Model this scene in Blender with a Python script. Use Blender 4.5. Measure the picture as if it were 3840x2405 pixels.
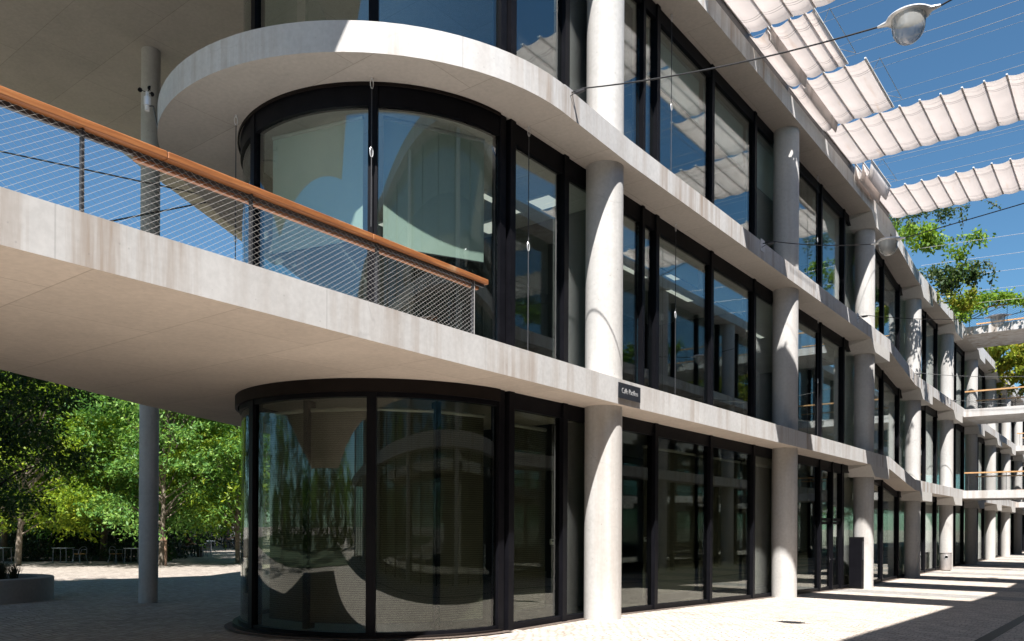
import bpy, bmesh, math, random
import numpy as np
from mathutils import Vector, Matrix

# ------------------------------------------------------------------ clear
for o in list(bpy.data.objects):
    bpy.data.objects.remove(o, do_unlink=True)
sc = bpy.context.scene
COL = sc.collection

# ------------------------------------------------------------------ camera
FPX, CX, CY, ROLL, EYE = 3000.0, 1920.0, 1968.0, math.radians(0.3), 1.75
YAW = math.atan2(4255 - 1920, 3000)
RV = Vector((math.cos(YAW), math.sin(YAW), 0)); UV = Vector((0, 0, 1)); FV = Vector((-math.sin(YAW), math.cos(YAW), 0))
cam = bpy.data.cameras.new('camera')
cam.sensor_width = 36.0
cam.lens = FPX / 3840 * 36.0
cam.shift_y = (CY - 2405 / 2) / 3840
cam.clip_end = 3000
camo = bpy.data.objects.new('camera', cam); COL.objects.link(camo)
c_, s_ = math.cos(ROLL), math.sin(ROLL)
r_ax, u_ax, b_ax = RV * c_ + UV * s_, -RV * s_ + UV * c_, -FV
camo.matrix_world = Matrix(((r_ax.x, u_ax.x, b_ax.x, 0), (r_ax.y, u_ax.y, b_ax.y, 0),
                            (r_ax.z, u_ax.z, b_ax.z, EYE), (0, 0, 0, 1)))
sc.camera = camo

# ------------------------------------------------------------------ sky, sun, exposure
SUN = Vector((1.0, -1.47, 2.9)).normalized()
world = bpy.data.worlds.new('World'); sc.world = world; world.use_nodes = True
wt = world.node_tree; wt.nodes.clear()
sky = wt.nodes.new('ShaderNodeTexSky'); sky.sky_type = 'NISHITA'; sky.sun_disc = False
sky.sun_elevation = math.asin(SUN.z)
sky.sun_rotation = math.atan2(SUN.x, SUN.y)
sky.altitude = 600; sky.air_density = 1.0; sky.dust_density = 0.3; sky.ozone_density = 1.3
bg = wt.nodes.new('ShaderNodeBackground'); bg.inputs['Strength'].default_value = 0.052
wo = wt.nodes.new('ShaderNodeOutputWorld')
tint = wt.nodes.new('ShaderNodeMix'); tint.data_type = 'RGBA'; tint.blend_type = 'MULTIPLY'; tint.inputs[0].default_value = 1.0
tint.inputs[7].default_value = (0.66, 0.98, 1.08, 1)                      # clear dry air: a deeper, less violet blue
wt.links.new(sky.outputs[0], tint.inputs[6]); wt.links.new(tint.outputs[2], bg.inputs[0]); wt.links.new(bg.outputs[0], wo.inputs[0])
sl = bpy.data.lights.new('sun', 'SUN'); sl.energy = 5.0; sl.angle = math.radians(0.53); sl.color = (1.0, 0.965, 0.92)
so = bpy.data.objects.new('sun', sl); COL.objects.link(so)
so.rotation_euler = (-SUN).to_track_quat('-Z', 'Y').to_euler(); so.location = (20, -30, 60)
sc.view_settings.view_transform = 'Standard'; sc.view_settings.look = 'None'
sc.view_settings.gamma = 1.0; sc.view_settings.use_curve_mapping = False
sc.view_settings.exposure = 1.3
sc.render.engine = 'CYCLES'
sc.cycles.use_denoising = True
sc.cycles.max_bounces = 10; sc.cycles.diffuse_bounces = 5; sc.cycles.glossy_bounces = 5
sc.cycles.transparent_max_bounces = 24; sc.cycles.transmission_bounces = 6
sc.cycles.caustics_reflective = False; sc.cycles.caustics_refractive = False
sc.cycles.sample_clamp_indirect = 6

# ------------------------------------------------------------------ pixel helpers (photo pixels 3840 x 2405)
def ray(px, py):
    a, b = (px - CX) / FPX, -(py - CY) / FPX
    return RV * (a * c_ - b * s_) + UV * (a * s_ + b * c_) + FV
ORI = Vector((0, 0, EYE))
def at_z(px, py, z): d = ray(px, py); return ORI + d * ((z - EYE) / d.z)
def at_x(px, py, x): d = ray(px, py); return ORI + d * (x / d.x)
def at_y(px, py, y): d = ray(px, py); return ORI + d * (y / d.y)
def at_d(px, py, dep): return ORI + ray(px, py) * dep
def gz(x, y):
    s = 0.0 if y < 13 else (-(y - 13) / 18 * 0.5 if y < 31 else -0.5)
    k = min(1, max(0, (-x - 9.0) / 4.0))
    return s * (1 - k) + (-0.1 * min(1, max(0, (-x - 9) / 6)) - 0.15 * min(1, max(0, (-x - 16) / 8))) * k

# ------------------------------------------------------------------ mesh builder
ORG = {}
class MB:
    def __init__(s): s.v = []; s.f = []
    def add(s, vs, fs):
        n = len(s.v); s.v += [tuple(p) for p in vs]; s.f += [tuple(i + n for i in f) for f in fs]; return s
    def box(s, x0, x1, y0, y1, z0, z1):
        return s.hexa([(x0, y0, z0), (x1, y0, z0), (x1, y1, z0), (x0, y1, z0), (x0, y0, z1), (x1, y0, z1), (x1, y1, z1), (x0, y1, z1)])
    def hexa(s, p):
        return s.add(p, [(3, 2, 1, 0), (4, 5, 6, 7), (0, 1, 5, 4), (1, 2, 6, 5), (2, 3, 7, 6), (3, 0, 4, 7)])
    def obox(s, c, ax, ay, az):                      # centre and three half vectors
        c, ax, ay, az = map(Vector, (c, ax, ay, az))
        return s.hexa([c - ax - ay - az, c + ax - ay - az, c + ax + ay - az, c - ax + ay - az, c - ax - ay + az, c + ax - ay + az, c + ax + ay + az, c - ax + ay + az])
    def prism(s, poly, z0, z1):                      # z0 / z1 number or function of (x, y)
        f0 = z0 if callable(z0) else (lambda x, y: z0); f1 = z1 if callable(z1) else (lambda x, y: z1)
        n = len(poly)
        vs = [(x, y, f0(x, y)) for x, y in poly] + [(x, y, f1(x, y)) for x, y in poly]
        return s.add(vs, [tuple(range(n - 1, -1, -1)), tuple(range(n, 2 * n))] + [(i, (i + 1) % n, n + (i + 1) % n, n + i) for i in range(n)])
    def tube(s, pts, rad, seg=8, cap=True):
        pts = [Vector(p) for p in pts]; m = len(pts)
        rs = rad if isinstance(rad, (list, tuple)) else [rad] * m
        vs = []; ref = None
        for i, p in enumerate(pts):
            d = (pts[min(i + 1, m - 1)] - pts[max(i - 1, 0)]).normalized()
            if ref is None or abs(ref.dot(d)) > 0.95: ref = Vector((0, 0, 1)) if abs(d.z) < 0.9 else Vector((1, 0, 0))
            a = d.cross(ref).normalized(); b = d.cross(a).normalized()
            for k in range(seg):
                t = 2 * math.pi * k / seg
                vs.append(p + (a * math.cos(t) + b * math.sin(t)) * rs[i])
        fs = [(i * seg + k, i * seg + (k + 1) % seg, (i + 1) * seg + (k + 1) % seg, (i + 1) * seg + k) for i in range(m - 1) for k in range(seg)]
        if cap: fs += [tuple(range(seg - 1, -1, -1)), tuple(range((m - 1) * seg, m * seg))]
        return s.add(vs, fs)
    def lathe(s, c, prof, seg=24, sx=1, sy=1, a0=0.0):      # prof: (r, z) list
        vs = [(c[0] + r * sx * math.cos(2 * math.pi * k / seg + a0), c[1] + r * sy * math.sin(2 * math.pi * k / seg + a0), c[2] + z) for r, z in prof for k in range(seg)]
        m = len(prof)
        fs = [(i * seg + k, i * seg + (k + 1) % seg, (i + 1) * seg + (k + 1) % seg, (i + 1) * seg + k) for i in range(m - 1) for k in range(seg)]
        fs += [tuple(range(seg - 1, -1, -1)), tuple(range((m - 1) * seg, m * seg))]
        return s.add(vs, fs)
    def build(s, name, mat, parent=None, smooth=False, bevel=0.0, recalc=True):
        o0 = ORG.get(parent, Vector((0, 0, 0)))
        me = bpy.data.meshes.new(name)
        me.from_pydata([(p[0] - o0[0], p[1] - o0[1], p[2] - o0[2]) for p in s.v], [], s.f)
        if recalc or bevel:
            bm = bmesh.new(); bm.from_mesh(me)
            bmesh.ops.recalc_face_normals(bm, faces=bm.faces)
            if bevel:
                es = [e for e in bm.edges if len(e.link_faces) == 2 and e.calc_face_angle(0) > 0.6]
                bmesh.ops.bevel(bm, geom=es, offset=bevel, segments=1, affect='EDGES')
            bm.to_mesh(me); bm.free()
        me.materials.append(M[mat])
        if smooth:
            me.polygons.foreach_set('use_smooth', [True] * len(me.polygons))
            try: me.set_sharp_from_angle(angle=math.radians(40))
            except Exception: pass
        me.update()
        o = bpy.data.objects.new(name, me); COL.objects.link(o)
        if parent: o.parent = parent; ORG[o] = o0
        return o
def empty(name, loc, label, cat, group=None):
    o = bpy.data.objects.new(name, None); COL.objects.link(o); o.location = loc; o.empty_display_size = 0.2
    o['label'] = label; o['category'] = cat
    if group: o['group'] = group
    ORG[o] = Vector(loc); return o
def tag(o, label, cat, group=None):
    o['label'] = label; o['category'] = cat
    if group: o['group'] = group
    return o
def struct(o): o['kind'] = 'structure'; return o
def copy_tree(o, parent=None):
    c = o.copy(); COL.objects.link(c); c.parent = parent
    for ch in list(o.children): copy_tree(ch, c)
    return c
def quads_mesh(name, V, mat, parent=None):           # V: (n,4,3) array of separate quads
    o0 = np.array(ORG.get(parent, Vector((0, 0, 0)))[:])
    n = len(V); co = (V.reshape(-1, 3) - o0).astype(np.float32)
    me = bpy.data.meshes.new(name)
    me.vertices.add(n * 4); me.vertices.foreach_set('co', co.ravel())
    me.loops.add(n * 4); me.loops.foreach_set('vertex_index', np.arange(n * 4, dtype=np.int32))
    me.polygons.add(n); me.polygons.foreach_set('loop_start', np.arange(0, n * 4, 4, dtype=np.int32))
    try: me.polygons.foreach_set('loop_total', np.full(n, 4, dtype=np.int32))
    except Exception: pass
    me.update(calc_edges=True); me.materials.append(M[mat])
    o = bpy.data.objects.new(name, me); COL.objects.link(o)
    if parent: o.parent = parent; ORG[o] = Vector(o0)
    return o

# ------------------------------------------------------------------ materials
M = {}
def nt(name):
    m = bpy.data.materials.new(name); m.use_nodes = True; t = m.node_tree; t.nodes.clear(); M[name] = m
    out = t.nodes.new('ShaderNodeOutputMaterial'); return m, t, out
def nd(t, typ, **kw):
    n = t.nodes.new(typ)
    for k, v in kw.items():
        if k.startswith('i_'): n.inputs[k[2:].replace('_', ' ')].default_value = v
        else: setattr(n, k, v)
    return n
def L(t, a, b): t.links.new(a, b)
def ramp(t, src, stops):
    r = nd(t, 'ShaderNodeValToRGB'); e = r.color_ramp.elements
    while len(e) > 1: e.remove(e[-1])
    e[0].position = stops[0][0]; e[0].color = (*stops[0][1], 1)
    for p, c in stops[1:]: x = e.new(p); x.color = (*c, 1)
    L(t, src, r.inputs[0]); return r
def coords(t, scale=(1, 1, 1), rot=(0, 0, 0), world_pos=True):
    if world_pos: g = nd(t, 'ShaderNodeNewGeometry'); src = g.outputs['Position']
    else: g = nd(t, 'ShaderNodeTexCoord'); src = g.outputs['Object']
    mp = nd(t, 'ShaderNodeMapping'); mp.inputs['Scale'].default_value = scale; mp.inputs['Rotation'].default_value = rot
    L(t, src, mp.inputs[0]); return mp.outputs[0]
def noise(t, vec, scale, detail=4, rough=0.6):
    n = nd(t, 'ShaderNodeTexNoise'); n.inputs['Scale'].default_value = scale; n.inputs['Detail'].default_value = detail
    n.inputs['Roughness'].default_value = rough; L(t, vec, n.inputs['Vector']); return n.outputs['Fac']
def mix(t, fac, a, b, mode='MIX'):
    n = nd(t, 'ShaderNodeMix'); n.data_type = 'RGBA'; n.blend_type = mode
    if hasattr(fac, 'is_linked') or not isinstance(fac, (int, float)): L(t, fac, n.inputs[0])
    else: n.inputs[0].default_value = fac
    for s, i in ((a, 6), (b, 7)):
        if isinstance(s, tuple): n.inputs[i].default_value = (*s, 1)
        else: L(t, s, n.inputs[i])
    return n.outputs[2]
def bump(t, h, strength, dist=0.01):
    b = nd(t, 'ShaderNodeBump'); b.inputs['Strength'].default_value = strength; b.inputs['Distance'].default_value = dist
    L(t, h, b.inputs['Height']); return b.outputs[0]
def principled(t, out, color, rough=0.7, metal=0.0, normal=None, spec=0.5):
    p = nd(t, 'ShaderNodeBsdfPrincipled')
    if isinstance(color, tuple): p.inputs['Base Color'].default_value = (*color, 1)
    else: L(t, color, p.inputs['Base Color'])
    p.inputs['Roughness'].default_value = rough; p.inputs['Metallic'].default_value = metal
    p.inputs['Specular IOR Level'].default_value = spec
    if normal is not None: L(t, normal, p.inputs['Normal'])
    L(t, p.outputs[0], out.inputs[0]); return p
def simple(name, color, rough=0.6, metal=0.0, var=0.12, scale=3.0, spec=0.5):
    m, t, out = nt(name); v = coords(t); n = noise(t, v, scale)
    c = ramp(t, n, [(0.3, tuple(x * (1 - var) for x in color)), (0.7, tuple(min(1, x * (1 + var)) for x in color))]).outputs[0]
    principled(t, out, c, rough, metal, bump(t, noise(t, v, scale * 25), 0.08, 0.005), spec)

def concrete(name, base, stain=0.0, joints=None, pits=0.3):
    m, t, out = nt(name); v = coords(t)
    c = ramp(t, noise(t, v, 0.9, 6), [(0.3, tuple(x * 0.86 for x in base)), (0.7, tuple(min(1, x * 1.07) for x in base))]).outputs[0]
    c = mix(t, 0.35, c, ramp(t, noise(t, v, 14, 5), [(0.35, tuple(x * 0.8 for x in base)), (0.65, tuple(min(1, x * 1.1) for x in base))]).outputs[0])
    if stain:
        vs = coords(t, (2.2, 2.2, 0.12))
        st = ramp(t, noise(t, vs, 1.3, 6, 0.65), [(0.45, (0, 0, 0)), (0.64, (1, 1, 1))]).outputs[0]
        msk = ramp(t, noise(t, v, 0.35, 3), [(0.38, (0.2,) * 3), (0.58, (stain,) * 3)]).outputs[0]
        fac = mix(t, 1.0, st, msk, 'MULTIPLY')
        c = mix(t, fac, c, (base[0] * 0.60, base[1] * 0.50, base[2] * 0.42))
        # cast joints every few metres
        sp_ = nd(t, 'ShaderNodeSeparateXYZ'); L(t, v, sp_.inputs[0])
        pg = nd(t, 'ShaderNodeMath'); pg.operation = 'PINGPONG'; pg.inputs[1].default_value = 1.46; L(t, sp_.outputs['Y'], pg.inputs[0])
        if stain > 0.5: c = mix(t, ramp(t, pg.outputs[0], [(0.0, (0.55,) * 3), (0.010, (0, 0, 0))]).outputs[0], c, tuple(x * 0.5 for x in base))
        vw = coords(t, (1, 1, 1)); 
        w = nd(t, 'ShaderNodeTexVoronoi'); w.feature = 'DISTANCE_TO_EDGE'; w.inputs['Scale'].default_value = 0.55
        dv = nd(t, 'ShaderNodeMix'); dv.data_type = 'VECTOR'; dv.inputs[0].default_value = 0.25
        nn = nd(t, 'ShaderNodeTexNoise'); nn.inputs['Scale'].default_value = 2.2; nn.inputs['Detail'].default_value = 5; L(t, vw, nn.inputs['Vector'])
        L(t, vw, dv.inputs[4]); L(t, nn.outputs['Color'], dv.inputs[5]); L(t, dv.outputs[1], w.inputs['Vector'])
        cr = ramp(t, w.outputs['Distance'], [(0.0, (1, 1, 1)), (0.006, (0, 0, 0))]).outputs[0]
        cr = mix(t, 1.0, cr, ramp(t, noise(t, v, 0.6, 2), [(0.5, (0, 0, 0)), (0.6, (0.35,) * 3)]).outputs[0], 'MULTIPLY')
        c = mix(t, cr, c, tuple(x * 0.6 for x in base))
    hgt = noise(t, v, 60, 3)
    pv = nd(t, 'ShaderNodeTexVoronoi'); pv.inputs['Scale'].default_value = 7.0; L(t, v, pv.inputs['Vector'])
    pit = ramp(t, pv.outputs['Distance'], [(0.05, (1, 1, 1)), (0.085, (0, 0, 0))]).outputs[0]
    pit = mix(t, 1.0, pit, (pits,) * 3, 'MULTIPLY')
    c = mix(t, pit, c, tuple(x * 0.35 for x in base))
    if joints:
        vj = coords(t, (1, 1, 1), (0, 0, joints[2])); vj.node.inputs['Location'].default_value = (2.05, -0.24, 0)
        b = nd(t, 'ShaderNodeTexBrick'); b.inputs['Scale'].default_value = 1.0; b.inputs['Mortar Size'].default_value = 0.008
        b.inputs['Brick Width'].default_value = joints[0]; b.inputs['Row Height'].default_value = joints[1]; b.offset = 0.31
        b.inputs['Color1'].default_value = (0.94,) * 3 + (1,); b.inputs['Color2'].default_value = (1.04,) * 3 + (1,); b.inputs['Mortar'].default_value = (0.74, 0.72, 0.70, 1)
        b.inputs['Mortar Smooth'].default_value = 0.3; b.inputs['Bias'].default_value = 0.0
        L(t, vj, b.inputs['Vector']); c = mix(t, 1.0, c, b.outputs['Color'], 'MULTIPLY')
    principled(t, out, c, 0.82, 0, bump(t, hgt, 0.12, 0.004), 0.3)

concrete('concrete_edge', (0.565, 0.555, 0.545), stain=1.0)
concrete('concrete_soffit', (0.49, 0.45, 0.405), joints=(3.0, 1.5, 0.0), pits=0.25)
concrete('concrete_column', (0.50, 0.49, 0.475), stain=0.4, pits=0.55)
concrete('concrete_soffit_bounce', (0.63, 0.565, 0.495), joints=(3.0, 1.5, 0.0), pits=0.25)  # lowest soffit: bounce from the sunlit street put into a lighter, warmer colour
concrete('concrete_cap', (0.55, 0.53, 0.50), pits=0.3)
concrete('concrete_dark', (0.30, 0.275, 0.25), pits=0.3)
simple('frame_black', (0.006, 0.006, 0.008), 0.45, 0.0, 0.2, 4, 0.08)
simple('frame_bronze', (0.014, 0.011, 0.010), 0.5, 0.0, 0.2, 4, 0.08)
simple('steel_dark', (0.05, 0.05, 0.055), 0.5, 0.3)
simple('steel_wire', (0.45, 0.44, 0.43), 0.4, 0.4)
simple('cable_grey', (0.28, 0.275, 0.27), 0.5)
simple('mesh_wire', (0.38, 0.37, 0.36), 0.45, 0.3)
simple('cable_black', (0.02, 0.02, 0.022), 0.5)
simple('alu', (0.72, 0.73, 0.74), 0.3, 0.35)
simple('white_paint', (0.75, 0.74, 0.72), 0.5)
simple('bin_metal', (0.45, 0.42, 0.41), 0.42, 0.55)
simple('plate', (0.55, 0.53, 0.53), 0.45, 0.4)
simple('black_matte', (0.008, 0.008, 0.009), 0.5, 0, 0.12, 3, 0.08)
simple('sign_black', (0.022, 0.024, 0.03), 0.35)
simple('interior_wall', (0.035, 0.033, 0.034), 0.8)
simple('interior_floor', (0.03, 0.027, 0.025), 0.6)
simple('interior_light_wall', (0.35, 0.34, 0.32), 0.8)
simple('bounce_cut_sheet', (0.03, 0.05, 0.018), 0.95, 0, 0.4, 2)
simple('gravel', (0.10, 0.075, 0.06), 0.95, 0, 0.7, 40)
simple('soil', (0.06, 0.045, 0.03), 0.95, 0, 0.4, 6)
simple('bark', (0.20, 0.165, 0.13), 0.9, 0, 0.35, 9)
simple('bark_dark', (0.07, 0.055, 0.04), 0.9, 0, 0.35, 9)
simple('stake_wood', (0.26, 0.16, 0.11), 0.8)
simple('table_top', (0.55, 0.62, 0.70), 0.25, 0.2)
simple('chair_wood', (0.55, 0.30, 0.11), 0.5)
simple('chair_steel', (0.16, 0.17, 0.19), 0.35, 0.4)
simple('skin', (0.45, 0.25, 0.17), 0.6)
simple('hair', (0.012, 0.009, 0.008), 0.5)
simple('cloth_dark', (0.02, 0.02, 0.028), 0.8)
simple('cloth_white', (0.6, 0.58, 0.55), 0.8)
simple('cloth_rust', (0.14, 0.05, 0.03), 0.8)
simple('far_wall', (0.22, 0.21, 0.20), 0.8)

# wood handrail
m, t, out = nt('wood'); v = coords(t, (18, 0.9, 18)); n = noise(t, v, 2.0, 6)
c = ramp(t, n, [(0.3, (0.22, 0.075, 0.024)), (0.55, (0.36, 0.135, 0.042)), (0.75, (0.46, 0.21, 0.08))]).outputs[0]
c = mix(t, ramp(t, noise(t, coords(t), 2.2, 5), [(0.62, (0, 0, 0)), (0.75, (0.7,) * 3)]).outputs[0], c, (0.5, 0.36, 0.22))
principled(t, out, c, 0.5, 0, bump(t, n, 0.2, 0.004))
m, t, out = nt('wood_pale'); v = coords(t, (0.9, 18, 18)); n = noise(t, v, 2.0, 6)
c = ramp(t, n, [(0.3, (0.42, 0.22, 0.09)), (0.7, (0.62, 0.38, 0.18))]).outputs[0]
principled(t, out, c, 0.55)

# glazing: coated panes, fresnel reflection over a dark tint
def glass(name, tint, ior):
    m, t, out = nt(name)
    fr = nd(t, 'ShaderNodeFresnel'); gg = nd(t, 'ShaderNodeNewGeometry')
    mi = nd(t, 'ShaderNodeMix'); mi.inputs[2].default_value = ior; mi.inputs[3].default_value = 1.0 / ior      # same reflectance on both faces of the sheet
    L(t, gg.outputs['Backfacing'], mi.inputs[0]); L(t, mi.outputs[0], fr.inputs['IOR'])
    v = coords(t, (0.7, 0.7, 0.5)); bp = bump(t, noise(t, v, 1.0, 1, 0.3), 0.012, 0.05)
    gl = nd(t, 'ShaderNodeBsdfGlossy'); gl.inputs['Roughness'].default_value = 0.0; gl.inputs['Color'].default_value = (0.93, 0.97, 0.97, 1); L(t, bp, gl.inputs['Normal'])
    tr = nd(t, 'ShaderNodeBsdfTransparent'); tr.inputs['Color'].default_value = (*tint, 1)
    mx = nd(t, 'ShaderNodeMixShader'); L(t, fr.outputs[0], mx.inputs[0]); L(t, tr.outputs[0], mx.inputs[1]); L(t, gl.outputs[0], mx.inputs[2])
    L(t, mx.outputs[0], out.inputs[0])
glass('glass', (0.84, 0.90, 0.88), 2.1)
glass('glass_lower', (0.74, 0.77, 0.72), 1.62)
m, t, out = nt('lamp_glass')
fr = nd(t, 'ShaderNodeLayerWeight'); fr.inputs['Blend'].default_value = 0.22
gl = nd(t, 'ShaderNodeBsdfGlossy'); gl.inputs['Roughness'].default_value = 0.08
df = nd(t, 'ShaderNodeBsdfDiffuse'); df.inputs['Color'].default_value = (0.75, 0.75, 0.73, 1)
tr = nd(t, 'ShaderNodeBsdfTransparent'); tr.inputs['Color'].default_value = (0.85, 0.87, 0.87, 1)
a1 = nd(t, 'ShaderNodeMixShader'); a1.inputs[0].default_value = 0.36; L(t, tr.outputs[0], a1.inputs[1]); L(t, df.outputs[0], a1.inputs[2])
a2 = nd(t, 'ShaderNodeMixShader'); L(t, fr.outputs['Facing'], a2.inputs[0]); L(t, a1.outputs[0], a2.inputs[1]); L(t, gl.outputs[0], a2.inputs[2])
L(t, a2.outputs[0], out.inputs[0])

# sail cloth, blinds
def cloth(name, col, trans, stainy=0.0, lines=0.0):
    m, t, out = nt(name); v = coords(t)
    c = ramp(t, noise(t, v, 2.0, 5), [(0.3, tuple(x * 0.94 for x in col)), (0.7, col)]).outputs[0]
    if stainy:
        st = ramp(t, noise(t, coords(t, (3, 0.35, 3)), 1.6, 5), [(0.6, (0, 0, 0)), (0.8, (stainy,) * 3)]).outputs[0]
        c = mix(t, st, c, (0.62, 0.46, 0.33))
    if stainy:
        tc = nd(t, 'ShaderNodeTexCoord'); sy_ = nd(t, 'ShaderNodeSeparateXYZ'); L(t, tc.outputs['Generated'], sy_.inputs[0])
        for yc in (0.17, 0.20, 0.80, 0.83):
            cp = nd(t, 'ShaderNodeMath'); cp.operation = 'COMPARE'; cp.inputs[1].default_value = yc; cp.inputs[2].default_value = 0.0035; L(t, sy_.outputs['Y'], cp.inputs[0])
            c = mix(t, cp.outputs[0], c, tuple(x * 0.55 for x in col))
    if lines:
        w = nd(t, 'ShaderNodeTexWave'); w.wave_type = 'BANDS'; w.bands_direction = 'Z'; w.inputs['Scale'].default_value = 9; w.inputs['Distortion'].default_value = 1.2; w.inputs['Detail'].default_value = 3
        L(t, v, w.inputs['Vector']); c = mix(t, lines, c, mix(t, 1.0, c, w.outputs['Color'], 'MULTIPLY'))
    d = nd(t, 'ShaderNodeBsdfDiffuse'); L(t, c, d.inputs['Color'])
    tl = nd(t, 'ShaderNodeBsdfTranslucent'); L(t, c, tl.inputs['Color'])
    mx = nd(t, 'ShaderNodeMixShader'); mx.inputs[0].default_value = trans; L(t, d.outputs[0], mx.inputs[1]); L(t, tl.outputs[0], mx.inputs[2]); L(t, mx.outputs[0], out.inputs[0])
cloth('sail_cloth', (0.84, 0.795, 0.77), 0.58, 0.4)
cloth('blind_light', (0.70, 0.75, 0.69), 0.25)
cloth('blind_olive', (0.135, 0.13, 0.105), 0.10, 0, 0.5)
cloth('blind_plum', (0.085, 0.075, 0.085), 0.15)

m, t, out = nt('light_panel'); em = nd(t, 'ShaderNodeEmission'); em.inputs['Color'].default_value = (1, 0.96, 0.85, 1); em.inputs['Strength'].default_value = 0.32; L(t, em.outputs[0], out.inputs[0])
m, t, out = nt('lettering'); principled(t, out, (0.8, 0.8, 0.8), 0.5)

# leaves
def leaf(name, stops, trans=0.45):
    m, t, out = nt(name); g = nd(t, 'ShaderNodeNewGeometry')
    v = coords(t); n = noise(t, v, 0.8, 3)
    mth = nd(t, 'ShaderNodeMath'); mth.operation = 'MULTIPLY_ADD'; L(t, g.outputs['Random Per Island'], mth.inputs[0]); mth.inputs[1].default_value = 0.5
    sub = nd(t, 'ShaderNodeMath'); sub.operation = 'MULTIPLY_ADD'; L(t, n, sub.inputs[0]); sub.inputs[1].default_value = 1.2; sub.inputs[2].default_value = -0.35
    L(t, sub.outputs[0], mth.inputs[2])
    c = ramp(t, mth.outputs[0], stops).outputs[0]
    d = nd(t, 'ShaderNodeBsdfPrincipled'); L(t, c, d.inputs['Base Color']); d.inputs['Roughness'].default_value = 0.5; d.inputs['Specular IOR Level'].default_value = 0.3
    tl = nd(t, 'ShaderNodeBsdfTranslucent'); L(t, mix(t, 1.0, c, (1.0, 1.0, 0.45), 'MULTIPLY'), tl.inputs['Color'])
    mx = nd(t, 'ShaderNodeMixShader'); mx.inputs[0].default_value = trans; L(t, d.outputs[0], mx.inputs[1]); L(t, tl.outputs[0], mx.inputs[2]); L(t, mx.outputs[0], out.inputs[0])
leaf('leaf_bright', [(0.1, (0.09, 0.18, 0.022)), (0.5, (0.21, 0.32, 0.03)), (0.9, (0.40, 0.45, 0.035))])
leaf('leaf_mid', [(0.1, (0.04, 0.13, 0.035)), (0.5, (0.15, 0.31, 0.07)), (0.9, (0.33, 0.48, 0.11))])
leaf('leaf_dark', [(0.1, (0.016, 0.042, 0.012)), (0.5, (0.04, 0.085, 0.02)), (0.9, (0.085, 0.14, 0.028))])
leaf('leaf_hedge_shade', [(0.1, (0.006, 0.016, 0.006)), (0.5, (0.013, 0.032, 0.01)), (0.9, (0.035, 0.07, 0.018))], 0.2)  # shade of the garden trees put into the leaf colour
leaf('leaf_vine', [(0.05, (0.06, 0.14, 0.02)), (0.5, (0.16, 0.28, 0.03)), (0.95, (0.32, 0.40, 0.05))])
leaf('leaf_ivy', [(0.1, (0.02, 0.05, 0.015)), (0.5, (0.05, 0.095, 0.025)), (0.9, (0.16, 0.19, 0.09))])
leaf('leaf_autumn', [(0.05, (0.10, 0.18, 0.02)), (0.5, (0.26, 0.31, 0.035)), (0.8, (0.42, 0.34, 0.05)), (1.0, (0.38, 0.14, 0.04))])
leaf('grass_dry', [(0.1, (0.02, 0.02, 0.01)), (0.9, (0.07, 0.06, 0.03))], 0.3)

# paving of small setts
m, t, out = nt('setts'); v = coords(t)
nn = nd(t, 'ShaderNodeTexNoise'); nn.inputs['Scale'].default_value = 1.1; nn.inputs['Detail'].default_value = 3; L(t, v, nn.inputs['Vector'])
va = nd(t, 'ShaderNodeVectorMath'); va.operation = 'MULTIPLY_ADD'; L(t, nn.outputs['Color'], va.inputs[0]); va.inputs[1].default_value = (0.35, 0.35, 0); L(t, v, va.inputs[2])
b = nd(t, 'ShaderNodeTexBrick'); b.inputs['Scale'].default_value = 1; b.inputs['Brick Width'].default_value = 0.17; b.inputs['Row Height'].default_value = 0.115
b.inputs['Mortar Size'].default_value = 0.012; b.inputs['Mortar Smooth'].default_value = 0.5; b.inputs['Bias'].default_value = 0
b.inputs['Color1'].default_value = (0.42, 0.355, 0.305, 1); b.inputs['Color2'].default_value = (0.72, 0.63, 0.55, 1); b.inputs['Mortar'].default_value = (0.09, 0.075, 0.065, 1)
L(t, va.outputs[0], b.inputs['Vector'])
c = mix(t, 0.4, b.outputs['Color'], ramp(t, noise(t, v, 0.5, 5), [(0.3, (0.50, 0.43, 0.37)), (0.7, (0.68, 0.60, 0.52))]).outputs[0])
vo = nd(t, 'ShaderNodeTexVoronoi'); vo.inputs['Scale'].default_value = 3.6; L(t, va.outputs[0], vo.inputs['Vector'])
c = mix(t, 0.38, c, mix(t, 1.0, c, ramp(t, vo.outputs['Distance'], [(0.15, (1.15,) * 3), (0.75, (0.5,) * 3)]).outputs[0], 'MULTIPLY'))
sx = nd(t, 'ShaderNodeSeparateXYZ'); L(t, v, sx.inputs[0])
# grey granite bands laid across the street
md = nd(t, 'ShaderNodeMath'); md.operation = 'PINGPONG'; md.inputs[1].default_value = 2.6; L(t, sx.outputs['Y'], md.inputs[0])
gt = nd(t, 'ShaderNodeMath'); gt.operation = 'GREATER_THAN'; gt.inputs[1].default_value = 1.5; L(t, md.outputs[0], gt.inputs[0])
gy = nd(t, 'ShaderNodeMath'); gy.operation = 'GREATER_THAN'; gy.inputs[1].default_value = 26.0; L(t, sx.outputs['Y'], gy.inputs[0])
gx = nd(t, 'ShaderNodeMath'); gx.operation = 'GREATER_THAN'; gx.inputs[1].default_value = -9.0; L(t, sx.outputs['X'], gx.inputs[0])
m1 = nd(t, 'ShaderNodeMath'); m1.operation = 'MULTIPLY'; L(t, gt.outputs[0], m1.inputs[0]); L(t, gy.outputs[0], m1.inputs[1])
m2 = nd(t, 'ShaderNodeMath'); m2.operation = 'MULTIPLY'; L(t, m1.outputs[0], m2.inputs[0]); L(t, gx.outputs[0], m2.inputs[1])
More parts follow.
